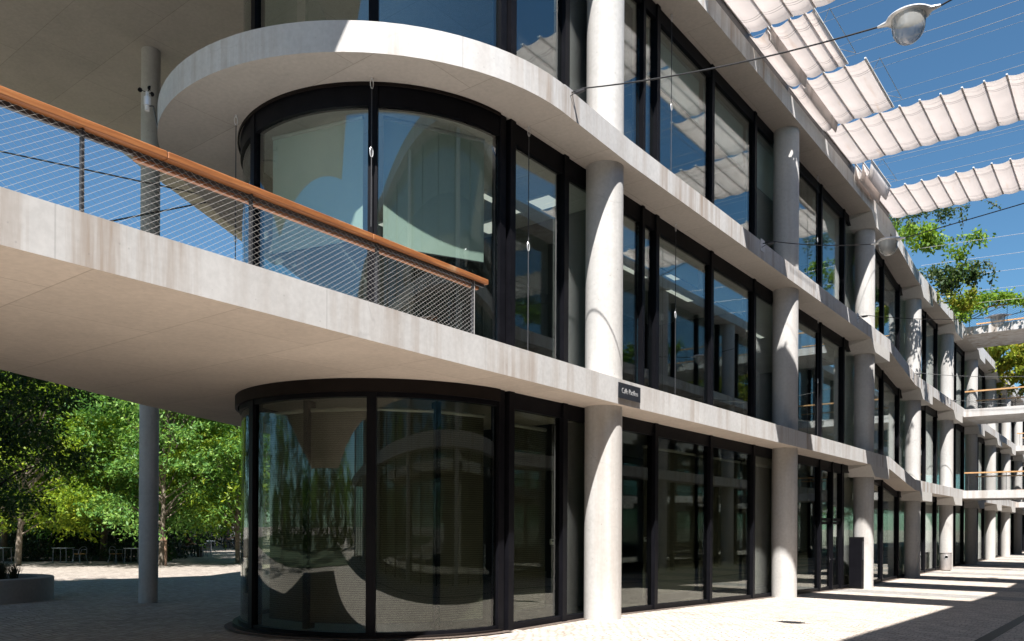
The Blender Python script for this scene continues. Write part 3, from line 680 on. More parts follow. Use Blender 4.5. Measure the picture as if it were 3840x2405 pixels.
# ------------------------------------------------------------------ street lamps on cables
def street_lamp(y, za, lampx, lampz, label, scale=0.92):
    s = empty('hanging_street_lamp', (lampx, y, lampz - 0.3), label, 'street lamp', 'lamps hung on cables over the street')
    hx = 0.395 * scale
    # boat shaped housing along X
    g = MB(); seg = 14; n = 14; V = []
    for i in range(n + 1):
        u = -1 + 2 * i / n; r = (1 - abs(u) ** 1.6)
        ry = (0.025 + 0.225 * math.sqrt(max(0, 1 - (u / 0.68) ** 2)) if abs(u) < 0.675 else 0.025 + 0.03 * (1 - abs(u)) / 0.32) * scale
        rz = (0.018 + 0.05 * r) * scale
        for k in range(seg):
            a = 2 * math.pi * k / seg; V.append((lampx + u * hx, y + ry * math.cos(a), lampz + rz * (math.sin(a) if math.sin(a) > 0 else 0.6 * math.sin(a))))
    fs = [(i * seg + k, i * seg + (k + 1) % seg, (i + 1) * seg + (k + 1) % seg, (i + 1) * seg + k) for i in range(n) for k in range(seg)] + [tuple(range(seg)), tuple(range(n * seg, n * seg + seg))]
    g.add(V, fs); g.build('housing', 'alu', s, smooth=True)
    prof = [(0.222, -0.012), (0.218, -0.05), (0.212, -0.10)] + [(0.21 * math.cos(a) ** 0.9 if a < 1.5 else 0.01, -0.12 - 0.24 * math.sin(a)) for a in [i * math.pi / 2 / 10 for i in range(1, 11)]]
    prof = [(max(0.01, r * scale), z * scale) for r, z in prof]
    MB().lathe((lampx, y, lampz), prof, 28).build('dome', 'lamp_glass', s, smooth=True)
    MB().lathe((lampx, y, lampz - 0.03 * scale), [(0.14 * scale, 0), (0.11 * scale, -0.05 * scale), (0.05 * scale, -0.09 * scale)], 16).build('reflector', 'alu', s, smooth=True)
    ax = EDGE + 0.02
    pts = []
    for i in range(13):
        u = i / 12; pts.append((ax + 0.25 + (lampx - hx - ax - 0.25) * u, y, za + (lampz + 0.005 - za) * u - 0.10 * 4 * u * (1 - u) * (lampx - ax) / 5))
    c1 = MB().tube(pts, 0.011, 6).build('cable', 'cable_black', s, smooth=True)
    pts = [(lampx + hx + (OE - lampx - hx) * i / 8, y, lampz + (za - lampz) * i / 8 - 0.02 * math.sin(math.pi * i / 8)) for i in range(9)]
    MB().tube(pts, 0.011, 6).build('cable', 'cable_black', s, smooth=True)
    MB().box(EDGE + 0.001, EDGE + 0.012, y - 0.13, y + 0.13, za - 0.2, za + 0.1).build('wall_plate', 'plate', s)
    g = MB(); g.tube([(EDGE + 0.01, y, za), (ax + 0.1, y, za), (ax + 0.26, y, za - 0.01)], 0.012, 6); g.tube([(ax + 0.1, y, za - 0.03), (ax + 0.16, y, za - 0.04), (ax + 0.30, y, za - 0.035)], [0.012, 0.03, 0.02], 8)
    g.tube([(EDGE + 0.01, y - 0.08, za - 0.12), (ax + 0.14, y, za - 0.02)], 0.007, 5); g.build('cable_clamp', 'steel_dark', s)
    return s
street_lamp(10.96, 8.86, -2.265, 8.15, 'largest bare silver lamp with clear dome, against open sky above the sails')
street_lamp(19.67, 8.83, -4.47, 8.27, 'silver lamp with clear dome hanging in front of the third column')
street_lamp(28.43, 8.83, -3.33, 8.2, 'silver lamp hanging before the top footbridge')
street_lamp(37.0, 8.20, -2.2, 7.6, 'street lamp on the cable anchored past the fourth column')
street_lamp(45.6, 8.15, -2.6, 7.6, 'street lamp on the cable anchored just before the footbridges')

# ------------------------------------------------------------------ street name sign
sg = empty('street_sign', (-7.36, 12.95, 3.95), 'black street name plate with white words fixed to the slab edge over the nearest column', 'sign')
MB().box(EDGE + 0.035, EDGE + 0.05, 12.56, 13.36, 4.055, 4.335).build('plate', 'sign_black', sg)
MB().box(EDGE + 0.001, EDGE + 0.034, 12.66, 13.26, 4.1, 4.28).build('backing', 'steel_dark', sg)
cu = bpy.data.curves.new('lettering', 'FONT'); cu.body = 'Calle Pacífico'; cu.size = 0.125; cu.align_x = 'CENTER'; cu.align_y = 'CENTER'; cu.extrude = 0.001; cu.space_character = 0.95; cu.offset = -0.0035
to = bpy.data.objects.new('lettering', cu); COL.objects.link(to); bpy.context.view_layer.update()
me = bpy.data.meshes.new_from_object(to); bpy.data.objects.remove(to)
me.materials.clear(); me.materials.append(M['lettering'])
wd = max(v.co.x for v in me.vertices) - min(v.co.x for v in me.vertices)
to = bpy.data.objects.new('lettering', me); COL.objects.link(to); to.parent = sg
k = 0.58 / wd; to.scale = (k, k * 1.2, 1)
to.rotation_euler = (math.pi / 2, 0, math.pi / 2); to.location = (EDGE + 0.052 + 7.36, 0.01, 0.245)

# ------------------------------------------------------------------ blinds and ceiling lights
def blind(p0, p1, z0, z1, mat, label, group, roll=True):
    p0, p1 = Vector((*p0, 0)), Vector((*p1, 0)); d = (p1 - p0).normalized(); nrm = Vector((-d.y, d.x, 0)) * 0.004
    b = empty('roller_blind', ((p0.x + p1.x) / 2, (p0.y + p1.y) / 2, z0), label, 'blind', group)
    c_m = (p0 + p1) / 2
    MB().obox((c_m.x, c_m.y, (z0 + z1) / 2), (p1 - p0) / 2, nrm, (0, 0, (z1 - z0) / 2)).build('fabric', mat, b)
    MB().tube([(p0.x, p0.y, z1 + 0.03), (p1.x, p1.y, z1 + 0.03)], 0.035, 8).build('roller', 'steel_wire', b)
    MB().tube([(p0.x, p0.y, z0), (p1.x, p1.y, z0)], 0.012, 6).build('bottom_bar', 'steel_dark', b)
    return b
def chord(a0, a1, r=GR - 0.22):
    A = arc(r, a0, a1, 1); return A[0], A[1]
# ground floor, rounded end: olive blinds right down, two to a pane
for a_ in (26.5, 76.0):
    f = MB(); arcshell(f, GR - 0.34, GR - 0.14, a_ - 1.0, a_ + 1.0, 0.1, 3.68, 2); f.build('blind_guide', 'frame_black', bld)
for a0, a1 in ((5, 25.3), (27.7, 48.8), (51.3, 74.8), (77.2, 98.5)):
    blind(*chord(a0, a1), 0.2, 3.5, 'blind_olive', 'olive grey blind fully lowered behind the curved ground floor glass', 'blinds in the rounded end, ground floor')
# first floor, rounded end: pale blinds half down
blind(*chord(54.5, 97.5), 6.15, 8.02, 'blind_light', 'pale green blind half lowered behind the upper curved pane next to the wall', 'pale blinds in the rounded end')
blind(*chord(5.5, 47.0), 6.05, 8.02, 'blind_light', 'pale green blind half lowered in the upper curved pane nearest the first column', 'pale blinds in the rounded end')
for a, b_ in ((15.6, 18.2), (18.45, 21.0), (21.2, 23.8), (24.0, 26.8), (32.4, 35.0)):
    blind((-8.5, a), (-8.5, b_), 0.25 + gz(-8, a), 3.45, 'blind_olive', 'dark olive blind lowered behind the straight ground floor windows', 'blinds along the ground floor')
blind((-8.5, 10.6), (-8.5, 11.9), 0.25, 3.45, 'blind_olive', 'dark olive blind lowered in the narrow ground floor window before the nearest column', None)
for a, b_, zz in ((15.6, 18.2, 11.55), (18.45, 21.0, 11.45), (21.2, 23.8, 11.3), (26.95, 29.4, 11.6)):
    blind((-8.45, a), (-8.45, b_), zz, 12.6, 'blind_light', 'pale blind part lowered at the top of a second floor window', 'blinds along the second floor')
for a, b_, zz in ((15.6, 18.2, 7.55), (18.45, 21.0, 7.45), (26.95, 29.4, 7.5)):
    blind((-8.45, a), (-8.45, b_), zz, 8.02, 'blind_light', 'pale blind hanging a little way down a first floor window', 'blinds along the first floor')
for a, b_ in ((10.55, 11.9), (12.1, 14.78)):
    blind((-8.37, a), (-8.37, b_), 8.95, 12.6, 'blind_plum', 'dark plum screen fully lowered in a second floor window by the nearest column', 'dark plum screens')
for a, b_ in ((32.4, 35.0), (35.2, 37.8)):
    blind((-8.37, a), (-8.37, b_), 8.9 + dz(b_), 12.5 + dz(b_), 'blind_plum', 'dark plum screen lowered in a second floor window between the third and fourth columns', 'dark plum screens further on')
random.seed(5)
def ceiling_light(x, y, z, lx, ly, label, grp):
    b = empty('ceiling_light', (x, y, z - 0.05), label, 'ceiling light', grp)
    MB().box(x - lx, x + lx, y - ly, y + ly, z - 0.045, z - 0.003).build('housing', 'white_paint', b)
    MB().box(x - lx * 0.93, x + lx * 0.93, y - ly * 0.93, y + ly * 0.93, z - 0.05, z - 0.0455).build('diffuser', 'light_panel', b)
for x, y in ((-9.8, 10.8), (-10.9, 11.6), (-12.2, 10.2), (-9.6, 13.4), (-11.4, 13.8), (-13.0, 12.4), (-9.6, 19.5), (-9.6, 28.0)):
    ceiling_light(x, y, SOF[1], 0.28, 0.28, 'square ceiling light in the first floor office', 'square lights, first floor')
for x, y in ((-10.4, 12.8), (-12.3, 12.9), (-10.4, 15.6), (-11.9, 15.6), (-10.4, 18.4), (-10.4, 21.2), (-10.4, 27.0)):
    ceiling_light(x, y, SOF[1], 0.09, 0.75, 'long ceiling light in the first floor office', 'long lights, first floor')
for x, y in ((-10.0, 9.6), (-10.2, 11.6), (-9.5, 10.6)):
    ceiling_light(x, y, SOF[2], 0.28, 0.28, 'square ceiling light behind the top curved pane', 'square lights, second floor')

# ------------------------------------------------------------------ hanging wires in front of the glazing
def hang_wire(x, y, zt, zb, label):
    w_ = empty('hanging_wire', (x, y, zb), label, 'wire', 'thin wires hung under the slabs')
    MB().tube([(x, y, zt - 0.16), (x, y, zb)], 0.008, 5).build('rod', 'steel_dark', w_)
    g = MB()
    for zc in (zt - 0.09, (zt + zb) / 2):
        ring = [(x, y + 0.03 * math.cos(a), zc + 0.075 * math.sin(a)) for a in [2 * math.pi * i / 12 for i in range(13)]]
        g.tube(ring, 0.007, 5, False)
    g.tube([(x, y, zt), (x, y, zt - 0.03)], 0.02, 6)
    g.build('carabiner', 'alu', w_)
WX = GX + 0.17
hang_wire(WX, 10.75, SOF[1], TOP[0], 'wire in front of the first floor corner frame where the curved glass ends')
A = arc(GR + 0.2, 50, 51, 1)[0]; hang_wire(A[0], A[1], SOF[1], 6.2, 'wire with a bright snap hook down the middle mullion of the curved window')
A = arc(GR + 0.25, 106, 107, 1)[0]; hang_wire(A[0], A[1], SOF[1], TOP[0], 'wire at the outer end of the curved window')
hang_wire(WX, 15.95, SOF[2], TOP[1], 'wire before the second floor window with sails reflected in it')
hang_wire(WX, 16.2, SOF[1], TOP[0], 'wire before the first floor window right of the nearest column')
hang_wire(WX, 26.2, SOF[2], TOP[1], 'wire before the second floor window after the second column')
hang_wire(WX, 26.3, SOF[1], TOP[0], 'wire before the first floor window after the second column')

# ------------------------------------------------------------------ anemometer, garden side cables
p = at_d(552, 392, 12.6)
an = empty('anemometer', p, 'small cup anemometer with black cups fixed to the curved slab rim', 'wind gauge')
MB().lathe((p.x, p.y, p.z - 0.02), [(0.03, 0), (0.052, 0.0), (0.052, 0.13), (0.026, 0.15), (0.026, 0.22), (0.01, 0.225)], 14).build('body', 'alu', an, smooth=True)
MB().lathe((p.x, p.y, p.z - 0.10), [(0.035, 0), (0.035, 0.079)], 12).build('socket', 'white_paint', an, smooth=True)
for k in range(3):
    a = math.radians(195 + 120 * k + math.degrees(YAW)); q = Vector((p.x + 0.105 * math.cos(a), p.y + 0.105 * math.sin(a), p.z + 0.215))
    ar = MB().tube([(p.x, p.y, p.z + 0.19), q], 0.006, 5).build('arm', 'black_matte', an)
    bm = bmesh.new(); bmesh.ops.create_uvsphere(bm, u_segments=12, v_segments=8, radius=0.036)
    bmesh.ops.delete(bm, geom=[v for v in bm.verts if v.co.y > 0.012], context='VERTS')
    me = bpy.data.meshes.new('cup'); bmesh.ops.rotate(bm, verts=bm.verts, matrix=Matrix.Rotation(a, 3, 'Z')); bmesh.ops.translate(bm, verts=bm.verts, vec=q - ORG[an])
    bm.to_mesh(me); bm.free(); me.materials.append(M['black_matte']); o = bpy.data.objects.new('cup', me); COL.objects.link(o); o.parent = an
    o.modifiers.new('t', 'SOLIDIFY').thickness = 0.004
rim = Vector((NC[0] + NR * math.cos(math.radians(126)), NC[1] - NR * math.sin(math.radians(126)), 8.62))
MB().tube([(p.x, p.y, p.z - 0.02), (p.x + 0.08, p.y + 0.06, p.z - 0.03), rim], 0.012, 6).build('bracket', 'steel_dark', an)
A0 = Vector((-15.45, 9.35, 8.6))
for (px, py, dep, lb) in ((0, 568, 17.5, 'black cable rising from the slab to the left over the garden'), (405, 832, 15.5, 'black cable running level from the slab toward the garden terrace')):
    B = at_d(px, py, dep); E_ = A0 + (B - A0) * 1.9
    tag(MB().tube([A0 + Vector((0, 0, 0.05 if px == 0 else -0.08)), B, E_], 0.016, 6).build('cable', 'cable_black'), lb, 'cable')

# ------------------------------------------------------------------ totem, litter bin
p = at_z(3222, 2211, -0.5); tx, ty = p.x - 0.1, p.y
tt = empty('information_totem', (tx, ty, -0.55), 'tall black slab shaped totem standing against the third column', 'totem')
zt0 = gz(tx, ty)
MB().box(tx - 0.22, tx + 0.22, ty - 0.14, ty + 0.14, zt0, zt0 + 1.85).build('body', 'black_matte', tt, bevel=0.006)
MB().box(tx + 0.221, tx + 0.225, ty - 0.11, ty + 0.11, zt0 + 1.05, zt0 + 1.7).build('screen', 'sign_black', tt)
MB().box(tx - 0.2, tx + 0.2, ty - 0.147, ty - 0.141, zt0 + 0.1, zt0 + 1.78).build('front_panel', 'frame_black', tt)
p = at_z(3546, 2140, -0.5)
bn = empty('litter_bin', (p.x, p.y, -0.5), 'grey cylindrical litter bin with a round hole beside the fifth column', 'litter bin')
MB().lathe((p.x, p.y, -0.5), [(0.22, 0.0), (0.22, 0.04)], 24).build('foot', 'black_matte', bn)
MB().lathe((p.x, p.y, -0.46), [(0.275, 0.0), (0.28, 0.02), (0.28, 0.84), (0.275, 0.86)], 32).build('drum', 'bin_metal', bn, smooth=True)
MB().lathe((p.x, p.y, 0.40), [(0.292, 0.0), (0.292, 0.03), (0.25, 0.045)], 32).build('lid', 'bin_metal', bn, smooth=True)
dv_ = (ORI - Vector((p.x, p.y, ORI.z))).normalized(); ang = math.atan2(dv_.y, dv_.x) + 0.1
hc = Vector((p.x + 0.281 * math.cos(ang), p.y + 0.281 * math.sin(ang), 0.2)); tn = Vector((-math.sin(ang), math.cos(ang), 0)); nn_ = Vector((math.cos(ang), math.sin(ang), 0))
g = MB(); g.tube([hc - nn_ * 0.02, hc + nn_ * 0.004], 0.075, 20); g.build('hole', 'black_matte', bn)
g = MB(); g.tube([hc + (tn * math.cos(a) + Vector((0, 0, 1)) * math.sin(a)) * 0.085 + nn_ * 0.003 for a in [2 * math.pi * i / 20 for i in range(21)]], 0.008, 5, False); g.build('hole_rim', 'alu', bn)

# ------------------------------------------------------------------ vegetation
def leaf_quads(rng, C, D, ln, wd):
    n = len(C); D = D / np.linalg.norm(D, axis=1, keepdims=True)
    R_ = rng.normal(size=(n, 3)); S = np.cross(D, R_); S /= np.linalg.norm(S, axis=1, keepdims=True) + 1e-9
    l = ln * rng.uniform(0.6, 1.3, (n, 1)); w = wd * rng.uniform(0.7, 1.2, (n, 1))
    V = np.empty((n, 4, 3)); V[:, 0] = C; V[:, 1] = C + D * l * 0.5 + S * w * 0.5; V[:, 2] = C + D * l; V[:, 3] = C + D * l * 0.5 - S * w * 0.5
    return V
def clumps(rng, tips, outd, per, rad, flat, ln, wd, droop=0.35, fronds=9):
    """feathery sprays: each clump is a handful of fronds, each frond a row of leaflets"""
    out = []
    for tp, od in zip(tips, outd):
        nf = max(3, int(per / fronds)); 
        base = tp + rng.normal(size=(nf, 3)) * np.array([rad, rad, rad * flat]) * 0.5
        dr = rng.normal(size=(nf, 3)) * 0.8 + od * 0.9; dr[:, 2] = dr[:, 2] * 0.5 - droop
        dr /= np.linalg.norm(dr, axis=1, keepdims=True)
        t_ = np.linspace(0, 1, fronds)[None, :, None]
        fl = rng.uniform(0.6, 1.2, (nf, 1, 1)) * ln * 3.2
        P = base[:, None, :] + dr[:, None, :] * t_ * fl; P[:, :, 2] -= (t_[..., 0] ** 2) * fl[..., 0] * 0.25
        Dl = dr[:, None, :] * 0.6 + rng.normal(size=P.shape) * 0.75
        out.append(leaf_quads(rng, P.reshape(-1, 3), Dl.reshape(-1, 3), ln, wd))
    return np.concatenate(out)
def tree(base, h, cr, cb, seed, mat, nc, per, label, bark='bark', tr=0.11, lean=(0, 0), ln=0.16, wd=0.055, grp=None, flat=0.5):
    rng = np.random.default_rng(seed); base = Vector((base.x, base.y, gz(base.x, base.y) - 0.05))
    t_ = empty('garden_tree', base, label, 'tree', grp)
    g = MB(); b0 = np.array(base[:]); n = 7; tp = []
    for i in range(n + 1):
        u = i / n; tp.append((b0[0] + lean[0] * u + 0.12 * math.sin(seed + 3 * u), b0[1] + lean[1] * u + 0.12 * math.cos(seed * 2 + 3 * u), b0[2] + h * 0.86 * u))
    g.tube(tp, [tr * (1.15 - 0.95 * i / n) for i in range(n + 1)], 9)
    tips = []; outs = []
    top = np.array([b0[0] + lean[0], b0[1] + lean[1]])
    for k in range(nc):
        th = rng.uniform(0, 2 * math.pi); zz = rng.uniform(0, 1) ** 0.9; rr = math.sqrt(max(0.03, 1 - abs(zz * 1.75 - 0.75) ** 2.2)) * rng.uniform(0.45, 1.0)
        z = b0[2] + cb + (h - cb) * zz; ax = b0[:2] + (top - b0[:2]) * min(1, (z - b0[2]) / h)
        q = np.array([ax[0] + cr * rr * math.cos(th), ax[1] + cr * rr * math.sin(th), z])
        tips.append(q); outs.append(np.array([math.cos(th), math.sin(th), 0.1]))
        if k % 2 == 0:
            zs = b0[2] + min(h * 0.8, max(cb * 0.75, (z - b0[2]) * 0.62)); fr_ = (zs - b0[2]) / (h * 0.86); i0 = min(n - 1, int(fr_ * n)); u = fr_ * n - i0
            s0 = np.array(tp[i0]) * (1 - u) + np.array(tp[i0 + 1]) * u
            mid = (s0 + q) / 2 + np.array([0, 0, 0.25])
            g.tube([s0, mid, q], [tr * 0.34, tr * 0.2, 0.008], 5)
    g.build('trunk', bark, t_, smooth=True)
    V = clumps(rng, tips, outs, per, cr * 0.25, flat, ln * 1.15, wd * 1.25)
    quads_mesh('crown', V, mat, t_)
    return t_
G1 = 'feathery trees around the garden terrace'
tree(at_d(82, 1960, 36.8), 9.5, 3.9, 1.9, 11, 'leaf_bright', 115, 340, 'feathery tree with a pale straight trunk at the edge of the sunlit paving', 'bark', 0.13, (0.3, 0.2), 0.17, 0.065)
tree(at_d(602, 1960, 37.3), 10.0, 3.9, 2.0, 12, 'leaf_mid', 120, 340, 'tree tied to a timber stake right behind the slim column', 'bark', 0.12, (-0.2, 0.1), 0.17, 0.065)
tree(at_d(378, 1960, 42), 10.5, 4.4, 1.9, 13, 'leaf_mid', 125, 320, 'leaning tree in the planted bed between two cafe tables', 'bark_dark', 0.16, (0.7, 0.4), 0.19, 0.075)
tree(at_d(240, 1960, 50), 12, 4.9, 2.6, 14, 'leaf_mid', 100, 300, 'tall tree behind the leaning one in the planted bed', 'bark_dark', 0.17, (0, 0), 0.23, 0.09)
tree(at_d(10, 1960, 41), 10.5, 4.2, 2.6, 15, 'leaf_bright', 90, 300, 'tree with a reddish trunk at the far end of the bed', 'bark_dark', 0.16, (0, 0), 0.2, 0.075)
tree(at_d(745, 1960, 47), 10.8, 4.2, 3.0, 16, 'leaf_mid', 100, 320, 'broad tree over the table where people sit', 'bark_dark', 0.15, (0, 0), 0.21, 0.08)
tree(at_d(905, 1960, 40), 9.6, 3.8, 2.0, 17, 'leaf_bright', 90, 300, 'tree half hidden behind the curved glass, low branches toward the path', 'bark', 0.11, (-0.3, 0), 0.19, 0.07)
tree(at_d(540, 1960, 56), 13, 5.6, 2.4, 18, 'leaf_mid', 100, 280, 'large tree at the back of the garden behind the slim column', 'bark_dark', 0.2, (0, 0), 0.28, 0.11)
tree(at_d(60, 1960, 60), 13, 5.8, 2.2, 19, 'leaf_dark', 100, 260, 'large dark tree at the back of the garden on the planter side', 'bark_dark', 0.2, (0, 0), 0.3, 0.12)
tree(at_d(850, 1960, 64), 13.5, 5.8, 3.2, 20, 'leaf_mid', 100, 260, 'large tree in front of the low grey building', 'bark_dark', 0.2, (0, 0), 0.3, 0.12)
tree(at_d(-150, 1960, 21.2), 9.3, 3.0, 2.5, 21, 'leaf_dark', 75, 420, 'dark shaded tree reaching in over the round planter', 'bark_dark', 0.14, (0.3, 0.2), 0.13, 0.05)
tree(at_d(310, 1960, 66), 14, 6.4, 2.0, 22, 'leaf_dark', 100, 260, 'tallest dark tree closing the view between the garden trunks', 'bark_dark', 0.2, (0, 0), 0.32, 0.13)
tree(at_d(690, 1960, 75), 15, 6.4, 2.6, 23, 'leaf_dark', 100, 240, 'distant dark tree above the garden path', 'bark_dark', 0.2, (0, 0), 0.34, 0.14)
for k, (x, y) in enumerate(((-23, 44), (-23.5, 52), (-22.5, 61), (-24, 71), (-23, 83))):
    tree(Vector((x, y, 0)), 9 + k % 3, 3.2, 1.6, 40 + k, 'leaf_bright' if k % 2 else 'leaf_mid', 45, 150, 'leafy tree on the far side of the building, glimpsed through the ground floor', 'bark_dark', 0.12, (0, 0), 0.2, 0.08, 'trees glimpsed through the ground floor')
for k, (x, y) in enumerate(((-17, -16), (-10, -22), (-25, -9), (-3, -27), (-24, -20), (-33, -4), (-32, -16), (-41, -9), (-16, -30), (-42, 2))):
    tree(Vector((x, y, 0)), 10, 4, 2.5, 50 + k, 'leaf_dark' if k % 3 else 'leaf_mid', 55, 150, 'tree behind the viewpoint, seen only as a reflection in the curved glass', 'bark', 0.13, (0, 0), 0.2, 0.08, 'trees reflected in the curved glass')
def shrub(base, rx_, h, seed, mat, n, label, grp, ln=0.12, wd=0.06):
    rng = np.random.default_rng(seed); base = Vector((base.x, base.y, gz(base.x, base.y) - 0.02))
    s = empty('shrub', base, label, 'shrub', grp)
    U = rng.normal(size=(n, 3)); U /= np.linalg.norm(U, axis=1, keepdims=True); rr = rng.uniform(0.55, 1.0, (n, 1)) ** 0.5
    lump = 1 + 0.22 * np.sin(U[:, :1] * 5 + seed) * np.cos(U[:, 1:2] * 6 + seed * 2)
    P = U * rr * lump * np.array([rx_, rx_, h / 2]) + np.array([base.x, base.y, base.z + h / 2])
    quads_mesh('foliage', leaf_quads(rng, P, U + rng.normal(size=U.shape) * 0.7, ln, wd), mat, s)
    g = MB()
    for k in range(5):
        a = 2 * math.pi * k / 5; g.tube([(base.x + 0.1 * math.cos(a), base.y + 0.1 * math.sin(a), base.z), (base.x + rx_ * 0.5 * math.cos(a), base.y + rx_ * 0.5 * math.sin(a), base.z + h * 0.7)], [0.03, 0.01], 5)
    g.build('stem', 'bark_dark', s); return s
for k_, x_ in enumerate(range(-62, 8, 5)):
    shrub(Vector((x_ + 0.7 * math.sin(k_ * 3), -36 + 2.5 * math.sin(k_ * 1.7), 0)), 3.2, 5.2, 300 + k_, 'leaf_dark', 1500, 'tall dark hedge behind the viewpoint, only seen reflected in the curved glass', 'hedge reflected in the curved glass', 0.55, 0.3)
rnd = random.Random(3)
k = 0
for px in list(range(-60, 640, 34)):
    d = rnd.uniform(45, 55); shrub(at_d(px, 1960, d), rnd.uniform(1.5, 2.1), rnd.uniform(2.6, 4.2), 100 + k, 'leaf_hedge_shade', 3800, 'shrub with shade-darkened leaves under the garden trees', 'dark shrubs under the trees', 0.17, 0.08); k += 1
for px in range(-30, 640, 90):
    shrub(at_d(px + rnd.uniform(-20, 20), 1960, rnd.uniform(40.5, 42)), rnd.uniform(0.6, 0.95), rnd.uniform(0.7, 1.3), 140 + k, 'leaf_dark' if k % 4 == 0 else 'leaf_hedge_shade', 700, 'low leafy shrub at the front of the planted bed', 'low shrubs along the bed'); k += 1
for px, d in ((650, 45), (672, 50), (690, 57), (720, 66), (760, 68), (800, 69), (840, 68), (880, 67), (650, 60), (920, 66)):
    shrub(at_d(px, 1960, d), 1.6, rnd.uniform(1.1, 2.0), 170 + k, 'leaf_hedge_shade', 900, 'dark hedge shrub along the garden path', 'shrubs along the garden path', 0.16, 0.08); k += 1

# climbing plants on the roof edge and the cables
def vine(name_label, blobs, mat, seed, ln, wd, dens, strands=()):
    rng = np.random.default_rng(seed); p0 = blobs[0][0]
    s = empty('climbing_plant', p0, name_label, 'climbing plant', None)
    parts = []
    for c_b, (ra, rb, rc) in blobs:
        n = int(dens * ra * rb * rc ** 0.5 * 8) + 60
        nsub = max(4, int(n / 70)); sub = rng.uniform(-1, 1, (nsub, 3)) * np.array([ra, rb, rc]) + np.array(c_b[:])
        idx = rng.integers(0, nsub, n); P = sub[idx] + rng.normal(size=(n, 3)) * 0.14
        D_ = rng.normal(size=(n, 3)); D_[:, 2] -= 0.6
        parts.append(leaf_quads(rng, P, D_, ln, wd))
    g = MB()
    for st in strands:
        pts = [Vector(q) for q in st]; MB().tube(pts, 0.012, 4).build('stem', 'bark_dark', s)
        for a, b_ in zip(pts, pts[1:]):
            n = int((b_ - a).length * 45); u = rng.uniform(0, 1, (n, 1)); P = np.array(a[:]) * (1 - u) + np.array(b_[:]) * u + rng.normal(size=(n, 3)) * 0.09
            D_ = rng.normal(size=(n, 3)); D_[:, 2] -= 0.6; parts.append(leaf_quads(rng, P, D_, ln, wd))
    if not strands:
        for c_b, (ra, rb, rc) in blobs:
            MB().tube([(EDGE - 0.3, c_b[1], 12.75), (c_b[0], c_b[1], c_b[2])], 0.02, 5).build('stem', 'bark_dark', s)
    quads_mesh('foliage', np.concatenate(parts), mat, s)
    return s
YV = 37.0
q = lambda px, py, y=YV: at_y(px, py, y)
vine('dark trailing strands hanging below the last drawn sail', [(q(3400, 800, 35.0), (0.5, 0.5, 0.25)), (q(3500, 800, 35.0), (0.6, 0.4, 0.15))], 'leaf_ivy', 1, 0.13, 0.09, 240,
     [(q(3330, 815, 35), q(3450, 800, 35), q(3560, 785, 35), q(3640, 770, 35)), (q(3605, 780, 35), q(3608, 815, 35), q(3612, 850, 35)), (q(3700, 752, 35), q(3730, 770, 35), q(3750, 782, 35)), (q(3520, 795, 35), q(3530, 835, 35))])
vine('bright green leafy climber spreading out from the roof edge', [(q(3390, 872), (0.6, 0.5, 0.38)), (q(3470, 882), (0.75, 0.5, 0.36)), (q(3550, 892), (0.75, 0.4, 0.30)), (q(3440, 925), (0.4, 0.4, 0.18)), (q(3595, 960), (0.25, 0.3, 0.35)), (q(3655, 893), (0.4, 0.3, 0.10))], 'leaf_vine', 2, 0.19, 0.10, 250,
     [(q(3560, 900), q(3640, 885), q(3680, 880)), (q(3590, 930), q(3600, 980), q(3620, 1000))])
vine('dark ivy mass with a hooked strand above the roof edge', [(q(3520, 1036, 40.5), (0.85, 0.5, 0.28)), (q(3600, 1042, 40.5), (0.75, 0.5, 0.30)), (q(3640, 1015, 40.5), (0.4, 0.4, 0.25))], 'leaf_ivy', 3, 0.15, 0.11, 420,
     [(q(3660, 1000, 40.5), q(3690, 980, 40.5), (q(3720, 985, 40.5)), q(3728, 1020, 40.5), q(3715, 1085, 40.5)), (q(3670, 1000, 40.5), q(3690, 1030, 40.5))])
vine('yellowing climber with reddish leaves at the roof edge', [(q(3550, 1088, 42), (0.65, 0.4, 0.42)), (q(3612, 1105, 42), (0.6, 0.4, 0.42)), (q(3585, 1145, 43), (0.6, 0.4, 0.3))], 'leaf_autumn', 4, 0.18, 0.11, 260)
vine('green climber draped over the rail of the top footbridge', [(q(3700, 1120, 49.3), (1.2, 0.3, 0.35)), (q(3760, 1125, 49.3), (1.3, 0.3, 0.3)), (q(3830, 1120, 49.3), (0.9, 0.3, 0.25)), (q(3640, 1145, 48), (0.9, 0.5, 0.5)), (q(3590, 1150, 46.5), (0.7, 0.6, 0.5))], 'leaf_vine', 5, 0.19, 0.12, 260)
vine('large climber turning yellow and red behind the top footbridge', [(q(3730, 1320, 63), (1.7, 1.0, 0.9)), (q(3800, 1330, 63), (1.9, 1.0, 1.2)), (q(3790, 1400, 65), (1.8, 1.0, 1.1)), (q(3840, 1400, 65), (1.4, 1.0, 1.3)), (q(3700, 1290, 62), (1.3, 0.8, 0.4))], 'leaf_autumn', 6, 0.26, 0.17, 150)

